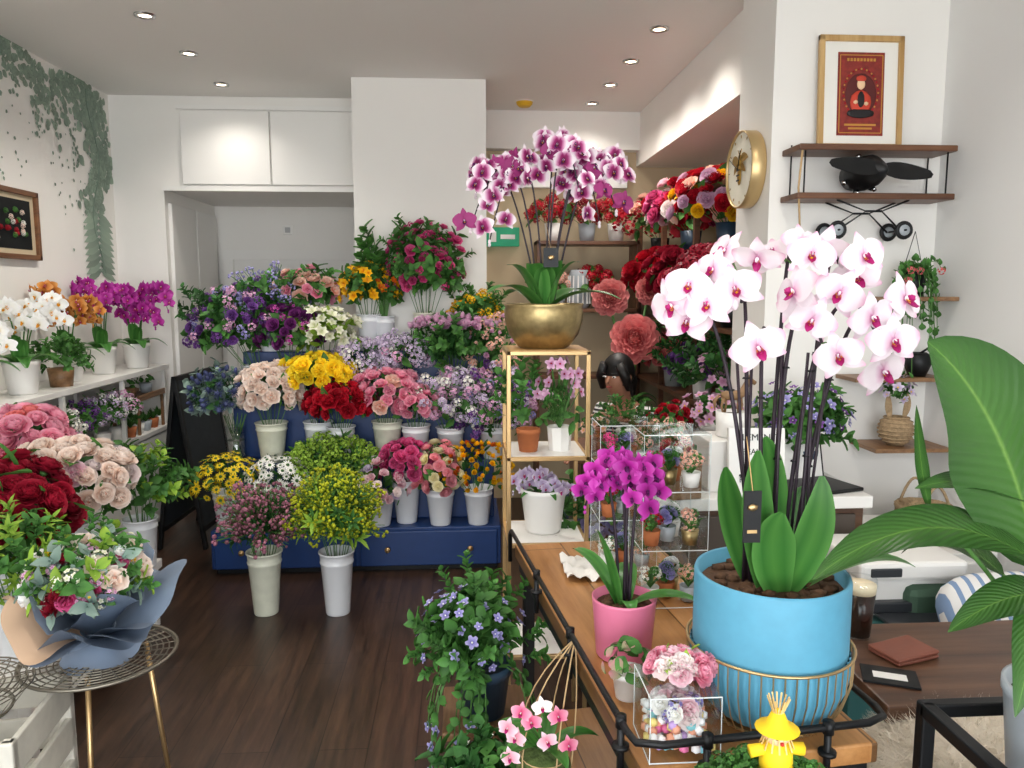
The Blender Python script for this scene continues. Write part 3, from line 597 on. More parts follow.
for s in (-1,1): leaf(m,(0,-.045,0),(s*.05,-.08,.03),(s*.07,-.06,-.02),.035,PGREY,(0,-1,0))
bunch(m,(0,0,.17),(.13,.13,.075),[H(PEONY,DRED,.042,6),H(CARN,WHITE,.036,6),H(ROSE,BLUSH,.036,6),H(CARN,HOTP,.03,4),H(SMALLC,CREAMG,.024,16),H(SMALLC,MAUVE,.02,10),H(SMALLC,YEL,.012,5),G(TWIG,GREEN,.06,14)],[G(TWIG,GREEN,.10,40),G(TWIG,GREY_G,.11,30),G(TWIG,LGREEN,.11,14)],zmin=0)
m.finish('wrapped_flower_bouquet',(-1.0,2.08,.582),.3,tilt=(.28,-.05))
# ------------------------------------------------------------------ gold stand and brass orchid
m=MB(); WOODL=wood('light_wood','b98f5c','d8b078')
for x in (.145,.397):
    for yy in (2.4,2.65): box(m,(x-.007,yy-.007,0),(x+.007,yy+.007,1.31),GOLD,.002)
for z in (1.303,.965,.68,.3):
    box(m,(.138,2.393,z-.007),(.404,2.407,z+.007),GOLD,.002);box(m,(.138,2.643,z-.007),(.404,2.657,z+.007),GOLD,.002);box(m,(.138,2.4,z-.007),(.152,2.65,z+.007),GOLD,.002);box(m,(.39,2.4,z-.007),(.404,2.65,z+.007),GOLD,.002)
    box(m,(.15,2.405,z-.004),(.392,2.645,z+.008),CWHITE if z<1.2 else WOODL)
m.finish('gold_plant_stand')
sp=[((-.02,-.02),(-.08,-.03,.88),(-.24,-.06,.38),13),((-.01,.02),(-.14,.03,.80),(-.22,.05,.50),12),((0,0),(-.04,0,.95),(-.18,-.07,.34),13),
    ((.01,-.02),(.03,-.02,.92),(.10,-.08,.50),12),((.02,.0),(.10,0,.88),(.23,-.03,.44),12),((.03,.02),(.15,.03,.80),(.25,.02,.55),12),((.0,.03),(.05,.06,.88),(.02,.0,.62),8),((.02,.03),(.10,.0,.86),(.17,-.06,.40),11)]
def tag(m,zt):
    box(m,(-.012,-.10,zt+.14),(.035,-.098,zt+.20),BLACK); blob(m,(.012,-.102,zt+.17),(.012,.002,.008),GOLD,1); tube(m,[(.01,-.099,zt+.2),(.0,-.03,zt+.3)],.001,GOLD,3)
orchid('burgundy_orchid',(.268,2.53,1.311),'brass',sp,.040,(O_SPOT,DPURP,O_YEL,O_COL),[(-2.6,.22,.10,.12,.06),(-2.1,.10,.09,.17,.02),(-1.1,.09,.09,.18,.02),(-.5,.26,.09,.10,.06),(.6,.2,.09,.1,.04),(2.2,.2,.09,.1,.05),(-2.8,.13,.09,.16,.01),(-.3,.12,.09,.17,.01),(-1.6,.08,.085,.14,.0)],ORCHL,DSTK,extra=tag,frm=.42)
def pot_small(m,mat,r,h,seg=20): lathe(m,[(0,0),(r*.75,0),(r*.95,h*.8),(r,h*.8),(r,h),(r*.9,h),(r*.88,h*.85),(0,h*.85)],mat,seg)
m=MB(); pot_small(m,TERRA,.04,.075); bunch(m,(0,0,.14),(.07,.07,.09),[G(TWIG,GREEN,.08,20)],None); m.finish('terracotta_potted_plant',(.215,2.49,.973))
m=MB(); lathe(m,[(0,0),(.035,0),(.042,.08),(.038,.08),(0,.07)],CWHITE,8,smooth=False)
for i in range(22): a=i*2.4; rr_=.03+.05*random.random(); tube(m,[(0,0,.07),(rr_*math.cos(a),rr_*math.sin(a),.19+.035*(i%4))],.002,STEM,3); m.add(FIVE,fr((math.cos(a),math.sin(a)-.9,.3)),(rr_*1.1*math.cos(a),rr_*1.1*math.sin(a),.19+.035*(i%4)),.022,(MAUVE,RED,STEM))
bunch(m,(0,0,.11),(.06,.06,.05),[G(LEAF,GREEN,.06,14)],None); m.finish('geometric_potted_plant',(.32,2.5,.973))
orchid('miniature_orchid',(.27,2.53,.688),'white',simple_sp(5,.11,.22,.07),.026,(LILAC,O_LIP,O_YEL,O_COL),[(a*1.256,.1,.035,.05,.04) for a in range(5)],ORCHL,nf=6)
# ------------------------------------------------------------------ trolley table
TW=wood('table_wood','94602f','c8925a',rough=.4,scale=4,planks=(2.0,.13)); 
m=MB(); Wd,Ld=.40,1.05
box(m,(0,0,-.035),(Wd,Ld,0),TW,.004); box(m,(.01,.01,-.075),(Wd-.01,Ld-.01,-.035),BLACK,.003); box(m,(.02,.02,-.52),(Wd-.02,Ld-.02,-.50),TW,.003)
for x in (.03,Wd-.03):
    for yy in (.05,Ld-.05):
        box(m,(x-.015,yy-.015,-.70),(x+.015,yy+.015,-.04),BLACK,.003); lathe(m,[(0,-.012),(.035,-.012),(.04,-.006),(.04,.006),(.035,.012),(0,.012)],BLACK,20,(x,yy,-.74),R=ry(pi/2))
z=.045
def rr(pts): tube(m,pts,.006,BLACK,8)
rr([(-.012,Ld+.01,-.05),(-.012,Ld+.01,.03),(-.012,Ld-.01,z),(-.012,.5,z),(-.012,.03,z),(-.008,.0,z),(.03,-.014,z),(Wd-.03,-.014,z),(Wd+.005,.0,z),(Wd+.012,.03,z),(Wd+.012,.12,z),(Wd+.012,.13,.0),(Wd+.012,.13,-.05)])
for (x,yy) in [(-.012,.06),(-.012,.38),(-.012,.7),(.1,-.014),(Wd-.1,-.014)]:
    rr([(x,yy,-.05),(x,yy,z)]); lathe(m,[(0,-.010),(.009,-.010),(.009,.010),(0,.010)],BLACK,12,(x,yy,z)); lathe(m,[(0,0),(.014,0),(.014,.006),(0,.006)],BLACK,12,(x,yy,-.0))
TAB=m.finish('trolley_table',(.264,1.07,.78),math.radians(6.5))
TZ=.781
def cage(m,zt):
    R0=[(.085,.002),(.103,.009),(.121,.04),(.133,.08),(.1345,.128)]
    for i in range(48):
        a=2*pi*(i+.5)/48; tube(m,[(r*math.cos(a),r*math.sin(a),z+.003) for r,z in R0],.0013,GOLD,4)
    for r,z in ((.085,.003),(.1355,.132)): tube(m,circ((0,0,z),r,48),.0026,GOLD,6,True)
m=MB(); zt=potmesh(m,'blue'); cage(m,zt); lathe(m,[(0,zt+.006),(.115,zt+.004)],BARK,24)
for i in range(60): a=random.random()*6.28; q=.105*math.sqrt(random.random()); blob(m,(q*math.cos(a),q*math.sin(a),zt+.008),(.014,.011,.007),BARK,1)
PX,PY=.515,1.215
FL=[(.44,1.12,1.415),(.545,1.08,1.405),(.63,1.09,1.425),(.66,1.12,1.485),(.515,1.12,1.55),(.485,1.10,1.495),(.415,1.15,1.50),(.375,1.16,1.475),(.35,1.18,1.505),(.45,1.16,1.55),(.61,1.15,1.55),(.57,1.2,1.565),(.645,1.14,1.375),(.565,1.13,1.495),(.355,1.2,1.45),(.335,1.21,1.475),(.395,1.2,1.53),(.535,1.2,1.57),(.50,1.22,1.555),(.60,1.10,1.46),(.42,1.22,1.56),(.625,1.2,1.52),(.52,1.12,1.455)]
stems=[((-.03,0),(-.09,0,.76),(-.17,-.01,.70)),((-.035,.02),(-.06,0,.80),(-.09,-.06,.70)),((-.02,-.01),(-.05,-.02,.76),(-.06,-.09,.64)),((.0,0),(-.01,-.02,.86),(.02,-.1,.64)),((.02,.01),(.04,-.02,.84),(.10,-.1,.66)),((.04,.02),(.09,0,.80),(.15,-.08,.68)),((.0,.03),(.0,.0,.86),(-.01,-.05,.76)),((.035,-.02),(.06,0,.86),(.08,-.02,.76))]
SP_=[]
for b,c,d in stems:
    P=bez((b[0],b[1],zt),c,d,26); tube(m,P,np.linspace(.0040,.0024,26),DSTK,7); SP_.append(P)
    tube(m,[(b[0]*1.3,b[1]*.8-.01,zt),(c[0]*.85,c[1]*.8-.01,.62)],.0026,DSTK,5)
    for k in (.2,.4): i=int(k*25); tube(m,circ(P[i],.006,8),.0015,BLACK,3,True)
allp=np.concatenate([P[12:] for P in SP_])
for (x,y,z) in FL:
    q=np.array([x-PX,y-PY,z-.781]); p=allp[np.argmin(np.linalg.norm(allp-q,axis=1))]
    toc=nrm(np.array([0-x,0-y,0.05])); d=nrm(toc*.65+np.array([q[0]*2.8,-.3,(z-1.5)*1.8])+rng.normal(0,.34,3))
    tube(m,bez(p,(p+q)/2+np.array([0,0,.015]),q-d*.006,6),.0014,STEM,4)
    m.add(ORCH,fr(d,roll=random.uniform(-.5,.5)),q,random.uniform(.039,.049),OM_L)
for i in range(8):
    P=SP_[i%8]; q=P[-1]+np.array([random.uniform(-.015,.015),-.01,random.uniform(-.01,.02)]); blob(m,q,(.006,.006,.009),O_WP,2,.5)
for a,b,c,W,nh in [((-.02,-.03,zt),(-.06,-.05,.38),(-.055,-.06,.47),.068,(.2,-1,0)),((0,-.04,zt),(-.045,-.07,.33),(-.02,-.08,.375),.085,(0,-1,.2)),((.01,-.03,zt),(.05,-.08,.34),(.045,-.07,.43),.065,(-.3,-1,.2)),((.0,.0,zt),(.0,.0,.42),(-.02,.0,.48),.065,(.2,-1,0)),((-.03,.02,zt),(-.07,.03,.36),(-.085,.0,.43),.055,(0,-1,0)),((.04,-.02,zt),(.15,-.03,.31),(.22,-.05,.27),.055,(0,0,1)),((.03,.03,zt),(.06,.06,.34),(.08,.06,.38),.06,(0,-1,.6))]:
    leaf(m,a,b,c,W,OLEAF,nh,nu=6,nv=12,q=1.0,base=.4,tip=.12,fold=.15)
box(m,(-.095,-.115,.34),(-.068,-.113,.42),BLACK,R=None); blob(m,(-.082,-.117,.395),(.009,.002,.006),GOLD,1); box(m,(-.089,-.1165,.355),(-.074,-.1155,.36),GOLD); tube(m,[(-.082,-.114,.42),(-.07,-.05,.49)],.001,GOLD,3)
m.finish('pink_white_orchid',(PX,PY,TZ))
sp=[((-.01,0),(-.03,-.01,.50),(-.085,-.03,.31),12),((0,0),(.0,0,.55),(.02,-.05,.30),12),((.01,0),(.02,0,.50),(.045,-.02,.33),12),((.01,.01),(-.01,0,.50),(-.03,.0,.36),8)]
orchid('magenta_orchid',(.315,1.44,TZ),'pink',sp,.024,(O_MAG,DPURP,O_MAG,DPURP),[(-.3,.15,.05,.05,.03),(3.4,.06,.06,.10,-.06),(2.6,.11,.06,.1,.0),(1.3,.13,.05,.07,.03),(-1.5,.06,.04,.04,.03)],ORCHL,DSTK,frm=.5,off_=.6)
ACR=M('acrylic_edge','dfe6e6',.2)
def acrylic(name,x,y,z,w,d,h,shelves,fill):
    m=MB()
    for px in (x-w/2,x+w/2):
        box(m,(px-.0015,y-d/2,z),(px+.0015,y+d/2,z+h),GLASS)
    box(m,(x-w/2,y+d/2-.003,z),(x+w/2,y+d/2,z+h),GLASS)
    for s in list(shelves)+[h]: box(m,(x-w/2,y-d/2,z+s),(x+w/2,y+d/2,z+s+.003),GLASS)
    for px in (x-w/2,x+w/2):
        for py in (y-d/2,y+d/2): tube(m,[(px,py,z),(px,py,z+h)],.0009,ACR,4)
    for s in [.001]+list(shelves)+[h]:
        tube(m,[(x-w/2,y-d/2,z+s),(x+w/2,y-d/2,z+s)],.0011,ACR,4); tube(m,[(x-w/2,y-d/2,z+s),(x-w/2,y+d/2,z+s)],.0011,ACR,4)
    fill(m,x,y,z); return m.finish(name)
def fill1(m,x,y,z):
    for s,c in ((.003,WHITE),(.138,RED),(.273,HOTP)):
        for k in range(4):
            cx=x+(-.045,.0,.045,.02)[k]; cy=y+(-.03,.0,-.03,.035)[k]; c=(c,BLUEV,PEACH,WHITE)[k]
            lathe(m,[(0,0),(.016,0),(.021,.035),(.019,.035),(0,.03)],(CWHITE,TERRA,GREYPOT,BRASS)[(k+int(s*10))%4],16,(cx,cy,z+s))
            for j in range(9): d=nrm(rng.normal(0,1,3)+np.array([0,-.4,1.0])); m.add(ROSE if k%2 else SMALLC,fr(d),(cx+d[0]*.018,cy+d[1]*.018,z+s+.055+d[2]*.02),.014,((c,c,STEM,c) if j%3 else (GREEN,)*4))
            for j in range(5): a=j*1.26; leaf(m,(cx,cy,z+s+.03),(cx+.02*math.cos(a),cy+.02*math.sin(a),z+s+.06),(cx+.035*math.cos(a),cy+.035*math.sin(a),z+s+.06),.015,GREEN,nu=2,nv=3)
acrylic('acrylic_display_box',.475,1.72,TZ,.15,.14,.40,(.135,.27),fill1)
acrylic('acrylic_display_box',.42,1.95,TZ,.15,.13,.38,(.135,.27),fill1)
def fill2(m,x,y,z):
    cols=[M('candy_%d'%i,c,.5) for i,c in enumerate(('e87aaa','8ad0d8','f4e08a','ffffff','f0a88a','c0a0d8','ffffff'))]
    for i in range(150): blob(m,(x+random.uniform(-.046,.046),y+random.uniform(-.046,.046),z+.01+random.uniform(0,.045)),.0085,random.choice(cols),1)
    bunch(m,(x,y,z+.065),(.036,.036,.02),[H(ROSE,LPINK,.016,10),H(CARN,WHITE,.016,8),H(SMALLC,BLUEV,.012,6)],None,zmin=-.2)
acrylic('acrylic_sweet_box',.335,1.135,TZ,.11,.11,.105,(),fill2)
m=MB(); bunch(m,(0,0,.012),(.045,.035,.02),[H(CARN,PINK,.02,10),H(ROSE,LPINK,.018,9)],[G(LEAF,LGREEN,.03,8)],zmin=0); lathe(m,[(0,0),(.03,0),(.03,.015)],PINKP,14); m.finish('pink_flower_posy',(.345,1.15,TZ+.109))
m=MB(); pot_small(m,CWHITE,.03,.05); bunch(m,(0,0,.065),(.04,.04,.03),[G(RLEAF,GREEN,.03,24),G(RLEAF,FM('fittonia_pink',['d88a9a','8aa870'],var=.2),.026,14)],None); m.finish('potted_fittonia',(.29,1.28,TZ))
m=MB(); CLOTH=M('cloth_white','e6e2dc',.9); 
V=[];n=14
for i in range(n+1):
    for j in range(n+1): V.append(((i/n-.5)*.11,(j/n-.5)*.16,.012+.007*math.sin(i*1.3)*math.cos(j*.9)+.006*math.sin(i*.6+j)))
m.part(V,gridF(n,n),CLOTH); m.finish('folded_cloth',(.31,1.9,TZ))
# ------------------------------------------------------------------ moss pot and scarecrow in front
m=MB(); box(m,(-.09,-.09,-.03),(.09,.09,0),WSH,.006)
for x in (-.07,.07):
    for yy in (-.07,.07): tube(m,[(x*.8,yy*.8,-.02),(x,yy,-.76)],.01,WSH,8)
m.finish('wooden_stool',(.39,.90,.765))
m=MB(); lathe(m,[(0,0),(.05,0),(.065,.08),(.06,.08),(.058,.07),(0,.07)],GREYPOT,24); bunch(m,(0,0,.08),(.085,.07,.04),[G(SMALLC,GREEN,.016,120)],[G(SMALLC,LGREEN,.014,50)],zmin=-.1)
m.finish('potted_moss',(.39,.90,.765))
m=MB(); YC=M('scarecrow_yellow','f0c818',.7); STRAW=M('straw','d8b878',.8); SK=M('doll_face','f0c8a0',.7)
lathe(m,[(0,0),(.022,0),(.020,.03),(.012,.045)],YC,14); blob(m,(0,0,.052),.016,SK); lathe(m,[(.028,.060),(.015,.066),(.009,.080),(0,.088)],YC,16)
for i in range(14): a=i*.449; tube(m,[(.006*math.cos(a),.006*math.sin(a),.082),(.014*math.cos(a),.014*math.sin(a),.102)],.0012,STRAW,3); tube(m,[(.014*math.cos(a),.014*math.sin(a),.055),(.021*math.cos(a),.021*math.sin(a),.036)],.0013,STRAW,3)
for s in (-1,1): tube(m,[(0,0,.035),(s*.035,0,.03)],[.007,.009],YC,6); blob(m,(s*.006,-.015,.054),.002,BLACK,1)
blob(m,(0,-.017,.048),.003,M('nose_red','c83020'),1); m.finish('scarecrow_ornament',(.398,.90,.884))
# ------------------------------------------------------------------ plants beside trolley
m=MB(); box(m,(-.12,-.12,-.025),(.12,.12,0),WSH,.006)
for x in (-.09,.09):
    for yy in (-.09,.09): tube(m,[(x,yy,-.02),(x*1.15,yy*1.15,-.37)],.012,WSH,8)
m.finish('plant_stool',(.06,1.98,.37))
m=MB(); pot_small(m,DBLUE,.075,.14,28)
bunch(m,(-.03,-.02,.22),(.13,.12,.13),[H(FIVE,BLUEV,.016,50,WHITE),G(TWIG,GREEN,.07,20)],[G(TWIG,GREEN,.10,90),G(RLEAF,GREEN,.05,60)],zmin=-.3,rj=.2)
for i in range(14):
    a=random.uniform(2.6,6.0); x,yv=math.cos(a),math.sin(a); P=bez((x*.05,yv*.05,.14),(x*.14,yv*.14,.18),(x*.15,yv*.15,random.uniform(-.15,.08)),8); tube(m,P,.002,STEM,3)
    for p in P[2:]: m.add(RLEAF,fr(nrm((x,yv,.4))+rng.normal(0,.3,3),roll=random.random()*6),p,.03,(GREEN,)*3)
    m.add(FIVE,fr((x,yv-.5,.2)),P[-1],.016,(BLUEV,WHITE,STEM))
m.finish('streptocarpus_plant',(.05,1.96,.37))
m=MB(); pot_small(m,GREYPOT,.06,.11,24)
bunch(m,(0,0,.13),(.13,.12,.09),[G(RLEAF,GREEN,.05,70),H(FIVE,WHITE,.014,10,YEL)],[G(TWIG,DGREEN,.1,50)],zmin=-.7); m.finish('potted_ivy',(.07,1.60,.283))
m=MB(); box(m,(-.1,-.1,-.02),(.1,.1,0),WSH,.004)
for x in (-.08,.08):
    for yy in (-.08,.08): tube(m,[(x,yy,-.01),(x,yy,-.282)],.011,WSH,8)
m.finish('plant_stool',(.08,1.60,.282))
m=MB(); STR=M('jute','b89a70',.9)
blob(m,(0,0,0),(.055,.055,.045),M('moss_ball','4a5a2a',.95,noise=.4,nscale=60,bump=.8),3)
for i in range(5): a=i*1.257; tube(m,bez((.055*math.cos(a),.055*math.sin(a),0),(.07*math.cos(a),.07*math.sin(a),.14),(.06,.0,.265),8),.0018,STR,4)
for i in range(4): tube(m,circ((0,0,-.02+.015*i),.054-.003*i,20),.0015,STR,3,True)
for k,(dx,dz) in enumerate([(-.06,.10),(-.03,.13),(0,.09),(.02,.14),(-.07,.06),(.04,.08),(-.01,.16),(-.05,.15),(-.075,.12)]):
    q=np.array([dx,-.06,dz]); tube(m,bez((0,0,.03),(dx*.4,-.03,dz+.02),q,6),.0015,STEM,3); m.add(ORCHL,fr(nrm((dx*6,-1,.1)),roll=random.uniform(-.5,.5)),q,.022,(PINK if k%2 else LPINK,O_LIP,O_YEL,O_COL))
for a in range(5): aa=a*1.256; leaf(m,(0,0,.03),(.06*math.cos(aa),.06*math.sin(aa),.09),(.11*math.cos(aa),.11*math.sin(aa),.06),.04,OLEAF)
m.finish('hanging_orchid',(.155,1.42,.56))
# ------------------------------------------------------------------ peace lily on black stand
m=MB()
for x in (.72,1.12):
    for yy in (.72,1.09): box(m,(x-.011,yy-.011,0),(x+.011,yy+.011,.86),BLACK,.003)
for z in (.85,.3):
    for yy in (.72,1.09): box(m,(.71,yy-.011,z-.011),(1.13,yy+.011,z+.011),BLACK,.003)
    for x in (.72,1.12): box(m,(x-.011,.72,z-.011),(x+.011,1.09,z+.011),BLACK,.003)
for z in (.74,.3): box(m,(.72,.73,z+.004),(1.12,1.08,z+.012),M('stand_top','30302f',.5),.0)
m.finish('black_plant_stand')
PL=FM('peace_lily_leaf',['64883e','3c6428','2c5020'],[0,.05,1],var=.2,tr=.1,rough=.3,veins=True)
lx,ly,lz=.85,.97,.753
m=MB(); lathe(m,[(0,0),(.06,0),(.065,.01),(.08,.17),(.083,.175),(.083,.19),(.077,.19),(.074,.16),(0,.16)],GREYPOT,36); lathe(m,[(0,.165),(.075,.165)],SOIL,20)
def LW(b,mid,t,W,nh,nv=18):
    o=np.array([lx,ly,lz]); b,mid,t=[np.array(q)-o for q in (b,mid,t)]
    tube(m,bez((0,0,.16),(b*.4+np.array([0,0,.15])),b,10),np.linspace(.004,.003,10),STEM,6); leaf(m,b,mid,t,W,PL,nh,nu=8,nv=nv,q=.85,base=.08,tip=.02,fold=.14,wave=.06)
LW((.77,.95,1.13),(.67,.90,1.36),(.545,.87,1.44),.17,(-.3,-1,.5))
LW((.78,.92,1.12),(.58,.88,1.28),(.41,.85,1.16),.075,(0,-.55,1))
LW((.80,.93,1.09),(.68,.87,1.15),(.575,.84,1.095),.055,(0,-.7,1))
LW((.76,.95,1.10),(.71,.86,1.10),(.66,.83,.99),.05,(-.4,-.9,.4))
LW((.84,.98,1.18),(.68,.93,1.28),(.56,.90,1.255),.045,(0,-.7,1))
LW((.88,.95,1.2),(.95,.9,1.35),(1.05,.9,1.3),.12,(0,-.6,1)); LW((.86,1.0,1.2),(.95,1.1,1.4),(1.0,1.2,1.35),.12,(0,-.6,1)); LW((.84,.9,1.05),(.86,.75,1.15),(.86,.68,1.0),.09,(0,-.6,1)); LW((.76,1.0,1.1),(.72,1.08,1.16),(.70,1.15,1.08),.06,(0,-.3,1))
LW((.60,.93,1.22),(.57,.91,1.28),(.555,.90,1.36),.018,(0,-1,0))
m.finish('peace_lily',(lx,ly,lz))
# ------------------------------------------------------------------ desk on the right
DW=wood('desk_wood','3a251a','6a4a36',axis='X',rough=.35,scale=4)
m=MB(); box(m,(.76,1.26,.72),(1.78,1.60,.755),DW,.004)
for x in (.80,1.73):
    for yy in (1.3,1.56): box(m,(x-.02,yy-.02,0),(x+.02,yy+.02,.72),BLACK,.003)
m.finish('desk')
m=MB(); lathe(m,[(0,0),(.026,0),(.027,.004),(.033,.11),(.035,.115),(.034,.13),(.031,.13)],GLASS,24); lathe(m,[(0,.004),(.025,.004),(.032,.10),(0,.10)],M('stout','140a06',.2),24); lathe(m,[(0,.10),(.0322,.10),(.033,.118),(0,.12)],M('stout_head','e8d8b8',.8),24); m.finish('stout_glass',(.85,1.54,.756))
m=MB(); LEATH=M('wallet_leather','7a4434',.5,noise=.1,bump=.2); box(m,(-.055,-.04,0),(.055,.04,.008),LEATH,.004); box(m,(-.055,-.04,.008),(.055,.04,.016),LEATH,.004,R=ry(-.03)); m.finish('leather_wallet',(.90,1.45,.756),.3)
m=MB(); box(m,(-.05,-.035,0),(.05,.035,.004),BLACK); box(m,(-.03,-.015,.004),(.03,.01,.0045),CWHITE); m.finish('gift_card',(.82,1.36,.756),-.4)
FUR=M('sheepskin','e6dac8',.95)
m2=MB(); box(m2,(-.17,-.13,-.06),(.17,.13,0),BLACK,.01)
for x in (-.14,.14):
    for yy in (-.10,.10): tube(m2,[(x,yy,-.03),(x*1.1,yy*1.1,-.66)],.012,BLACK,8)
V,F=I3; V=V*np.array([.19,.14,.06])+np.array([0,0,.03]); m2.part(V,F,FUR)
for i in range(7500):
    a=random.random()*6.28; zz=random.uniform(-.3,1); r=math.sqrt(1-zz*zz); p=np.array([.19*r*math.cos(a),.14*r*math.sin(a),.03+.06*zz]); d=nrm(np.array([math.cos(a)*r*.8,math.sin(a)*r*.8,zz*.8+.2])+rng.normal(0,.45,3))
    q=p+d*random.uniform(.02,.045); s=np.cross(d,(0,0,1))*.0015; m2.part([p-s,p+s,q+np.array([0,0,-.01])],np.array([[0,1,2]]),FUR)
m2.finish('sheepskin_stool',(.90,1.20,.655))
m=MB(); CH=M('chair_green','3f5a48',.8); 
m3,nt,b=newmat('striped_fabric'); w=nt.nodes.new('ShaderNodeTexWave'); w.inputs['Scale'].default_value=9; tc=nt.nodes.new('ShaderNodeTexCoord'); nt.links.new(tc.outputs['Object'],w.inputs['Vector']); r_=nt.nodes.new('ShaderNodeValToRGB'); r_.color_ramp.interpolation='CONSTANT'; r_.color_ramp.elements[0].color=lin('7a92b4'); r_.color_ramp.elements[1].color=lin('e0dedc'); r_.color_ramp.elements[1].position=.3; nt.links.new(w.outputs['Fac'],r_.inputs['Fac']); nt.links.new(r_.outputs['Color'],b.inputs['Base Color']); b.inputs['Roughness'].default_value=.9; STRIPE=reg(m3)
box(m,(-.24,-.22,.40),(.24,.22,.48),CH,.03); box(m,(-.24,.17,.48),(.24,.23,.66),CH,.03)
for x in (-.21,.21):
    for yy in (-.19,.19): box(m,(x-.018,yy-.018,0),(x+.018,yy+.018,.41),WSH,.003)
V,F=I3; V=np.sign(V)*np.abs(V)**.6*np.array([.2,.06,.15]); m.part(V@rx(-.7).T+np.array([-.02,.03,.60]),F,STRIPE); m.finish('striped_cushion_chair',(1.50,1.85,0),0)
# ------------------------------------------------------------------ rear counter right with clutter
m=MB(); box(m,(.62,2.36,0),(1.3,2.86,.80),DW,.004); box(m,(.60,2.34,.80),(1.32,2.88,.84),CWHITE,.004)
for i in range(3): box(m,(.66+i*.21,2.35,.42),(.85+i*.21,2.362,.78),M('drawer_%d'%i,'4a4038',.5),.004)
m.finish('shop_counter')
CZ=.841
m=MB(); box(m,(.80,2.42,CZ),(1.02,2.6,CZ+.17),CWHITE,.003); m.finish('white_gift_box')
m=MB(); lathe(m,[(0,0),(.045,0),(.05,.004),(.052,.085),(.047,.085),(.045,.07),(0,.07)],CWHITE,24); lathe(m,[(0,.074),(.046,.074)],SOIL,16)
HB=M('horse_bronze','8a6a48',.5); tube(m,[(-.035,0,.135),(-.01,0,.14),(.02,0,.138),(.035,0,.145),(.05,0,.18),(.058,0,.19),(.078,0,.178)],[.014,.018,.017,.014,.010,.011,.007],HB,8)
for x,dx in ((-.03,-.008),(-.022,.004),(.022,-.003),(.03,.008)): tube(m,[(x,.006 if dx>0 else -.006,.13),(x+dx,.006 if dx>0 else -.006,.105),(x,.006 if dx>0 else -.006,.075)],[.007,.004,.0045],HB,6)
tube(m,[(-.045,0,.14),(-.06,0,.12),(-.058,0,.09)],[.004,.007,.002],HB,6); tube(m,[(.04,0,.17),(.035,0,.15)],[.006,.004],HB,5)
for s in (-1,1): tube(m,[(.055,s*.005,.195),(.055,s*.007,.21)],[.004,.001],HB,4)
m.finish('horse_figurine_pot',(.90,2.5,CZ+.171))
m=MB(); box(m,(-.09,-.01,0),(.09,.01,.22),CWHITE,.002); s=m.finish('flower_shop_sign',(.94,2.36,CZ+.0),-.1,tilt=(-.15,0))
for i,(t,sz) in enumerate((('ELEMENT',.03),('BEAUTY',.026),('OF',.02),('FLOWERS',.026))):
    c=bpy.data.curves.new('sign_text','FONT'); c.body=t; c.size=sz; c.align_x='CENTER'; c.extrude=.0006; c.materials.append(MATS[BLACK]); o=bpy.data.objects.new('sign_text',c); scene.collection.objects.link(o); o.parent=s; o.location=(0,-.0112,.18-.045*i); o.rotation_euler=(pi/2,0,0)
def pplant(name,x,y,z,pm,r,h,br,heads,fol,cz=None,zmin=-.4):
    m=MB(); pot_small(m,pm,r,h,24); bunch(m,(0,0,cz or h+br*.5),(br,br,br*.8),heads,fol,zmin=zmin,rj=.2); return m.finish(name,(x,y,z))
pplant('purple_potted_flowers',1.20,2.62,CZ,DBLUE,.06,.1,.16,[H(FIVE,BLUEV,.020,50,WHITE),H(FIVE,PURP,.018,24,WHITE)],[G(TWIG,GREEN,.11,80)],.20)
pplant('red_potted_kalanchoe',.70,2.45,CZ,CWHITE,.045,.08,.06,[H(SMALLC,RED,.018,30)],[G(RLEAF,DGREEN,.04,24)])
pplant('white_potted_plant',.72,2.7,CZ,CWHITE,.05,.09,.08,[H(SMALLC,PEACH,.02,20)],[G(TWIG,GREEN,.07,30)])
m=MB(); box(m,(-.13,-.09,0),(.13,.09,.012),BLACK,.003); box(m,(-.13,.085,.01),(.13,.093,.19),BLACK,.003,R=rx(-.2),o=(0,-.0,.0)); box(m,(-.12,.083,.02),(.12,.086,.18),CWHITE,R=rx(-.2)); m.finish('laptop',(1.17,2.45,CZ),.3)
m=MB(); BG=M('paper_bag','8a6a4a',.85,noise=.1); box(m,(-.05,-.03,0),(.05,.03,.14),BG,.004)
for yy in (-.03,.03): tube(m,bez((-.025,yy,.14),(0,yy,.21),(.025,yy,.14),8),.002,STR,4)
m.finish('paper_gift_bag',(.70,2.36+.0,CZ),.2)
m=MB(); box(m,(1.52,2.4,0),(1.80,2.86,.62),CWHITE,.004); box(m,(1.54,2.39,.03),(1.78,2.402,.59),CWHITE,.004); m.finish('side_cabinet')
m=MB(); TEAL=M('teal_box','2a5a58',.5); box(m,(1.10,2.02,0),(1.46,2.32,.52),TEAL,.006); box(m,(1.09,2.01,.52),(1.47,2.33,.565),TEAL,.006); m.finish('teal_storage_box')
m=MB(); PB=M('printer_dark','2c2f33',.4)
box(m,(-.16,-.12,0),(.16,.14,.11),CWHITE,.012); box(m,(-.16,-.14,.11),(.16,.14,.165),CWHITE,.012); box(m,(-.12,-.145,.02),(.12,-.11,.05),PB,.004); box(m,(-.13,-.146,.125),(-.04,-.135,.15),PB,.003); lathe(m,[(0,0),(.012,0),(.012,.002)],M('printer_badge','1a80c8'),16,(-.12,-.122,.08),R=rx(pi/2)); box(m,(-.11,-.22,.012),(.11,-.12,.02),PB,.002); m.finish('printer',(1.28,2.17,.566))
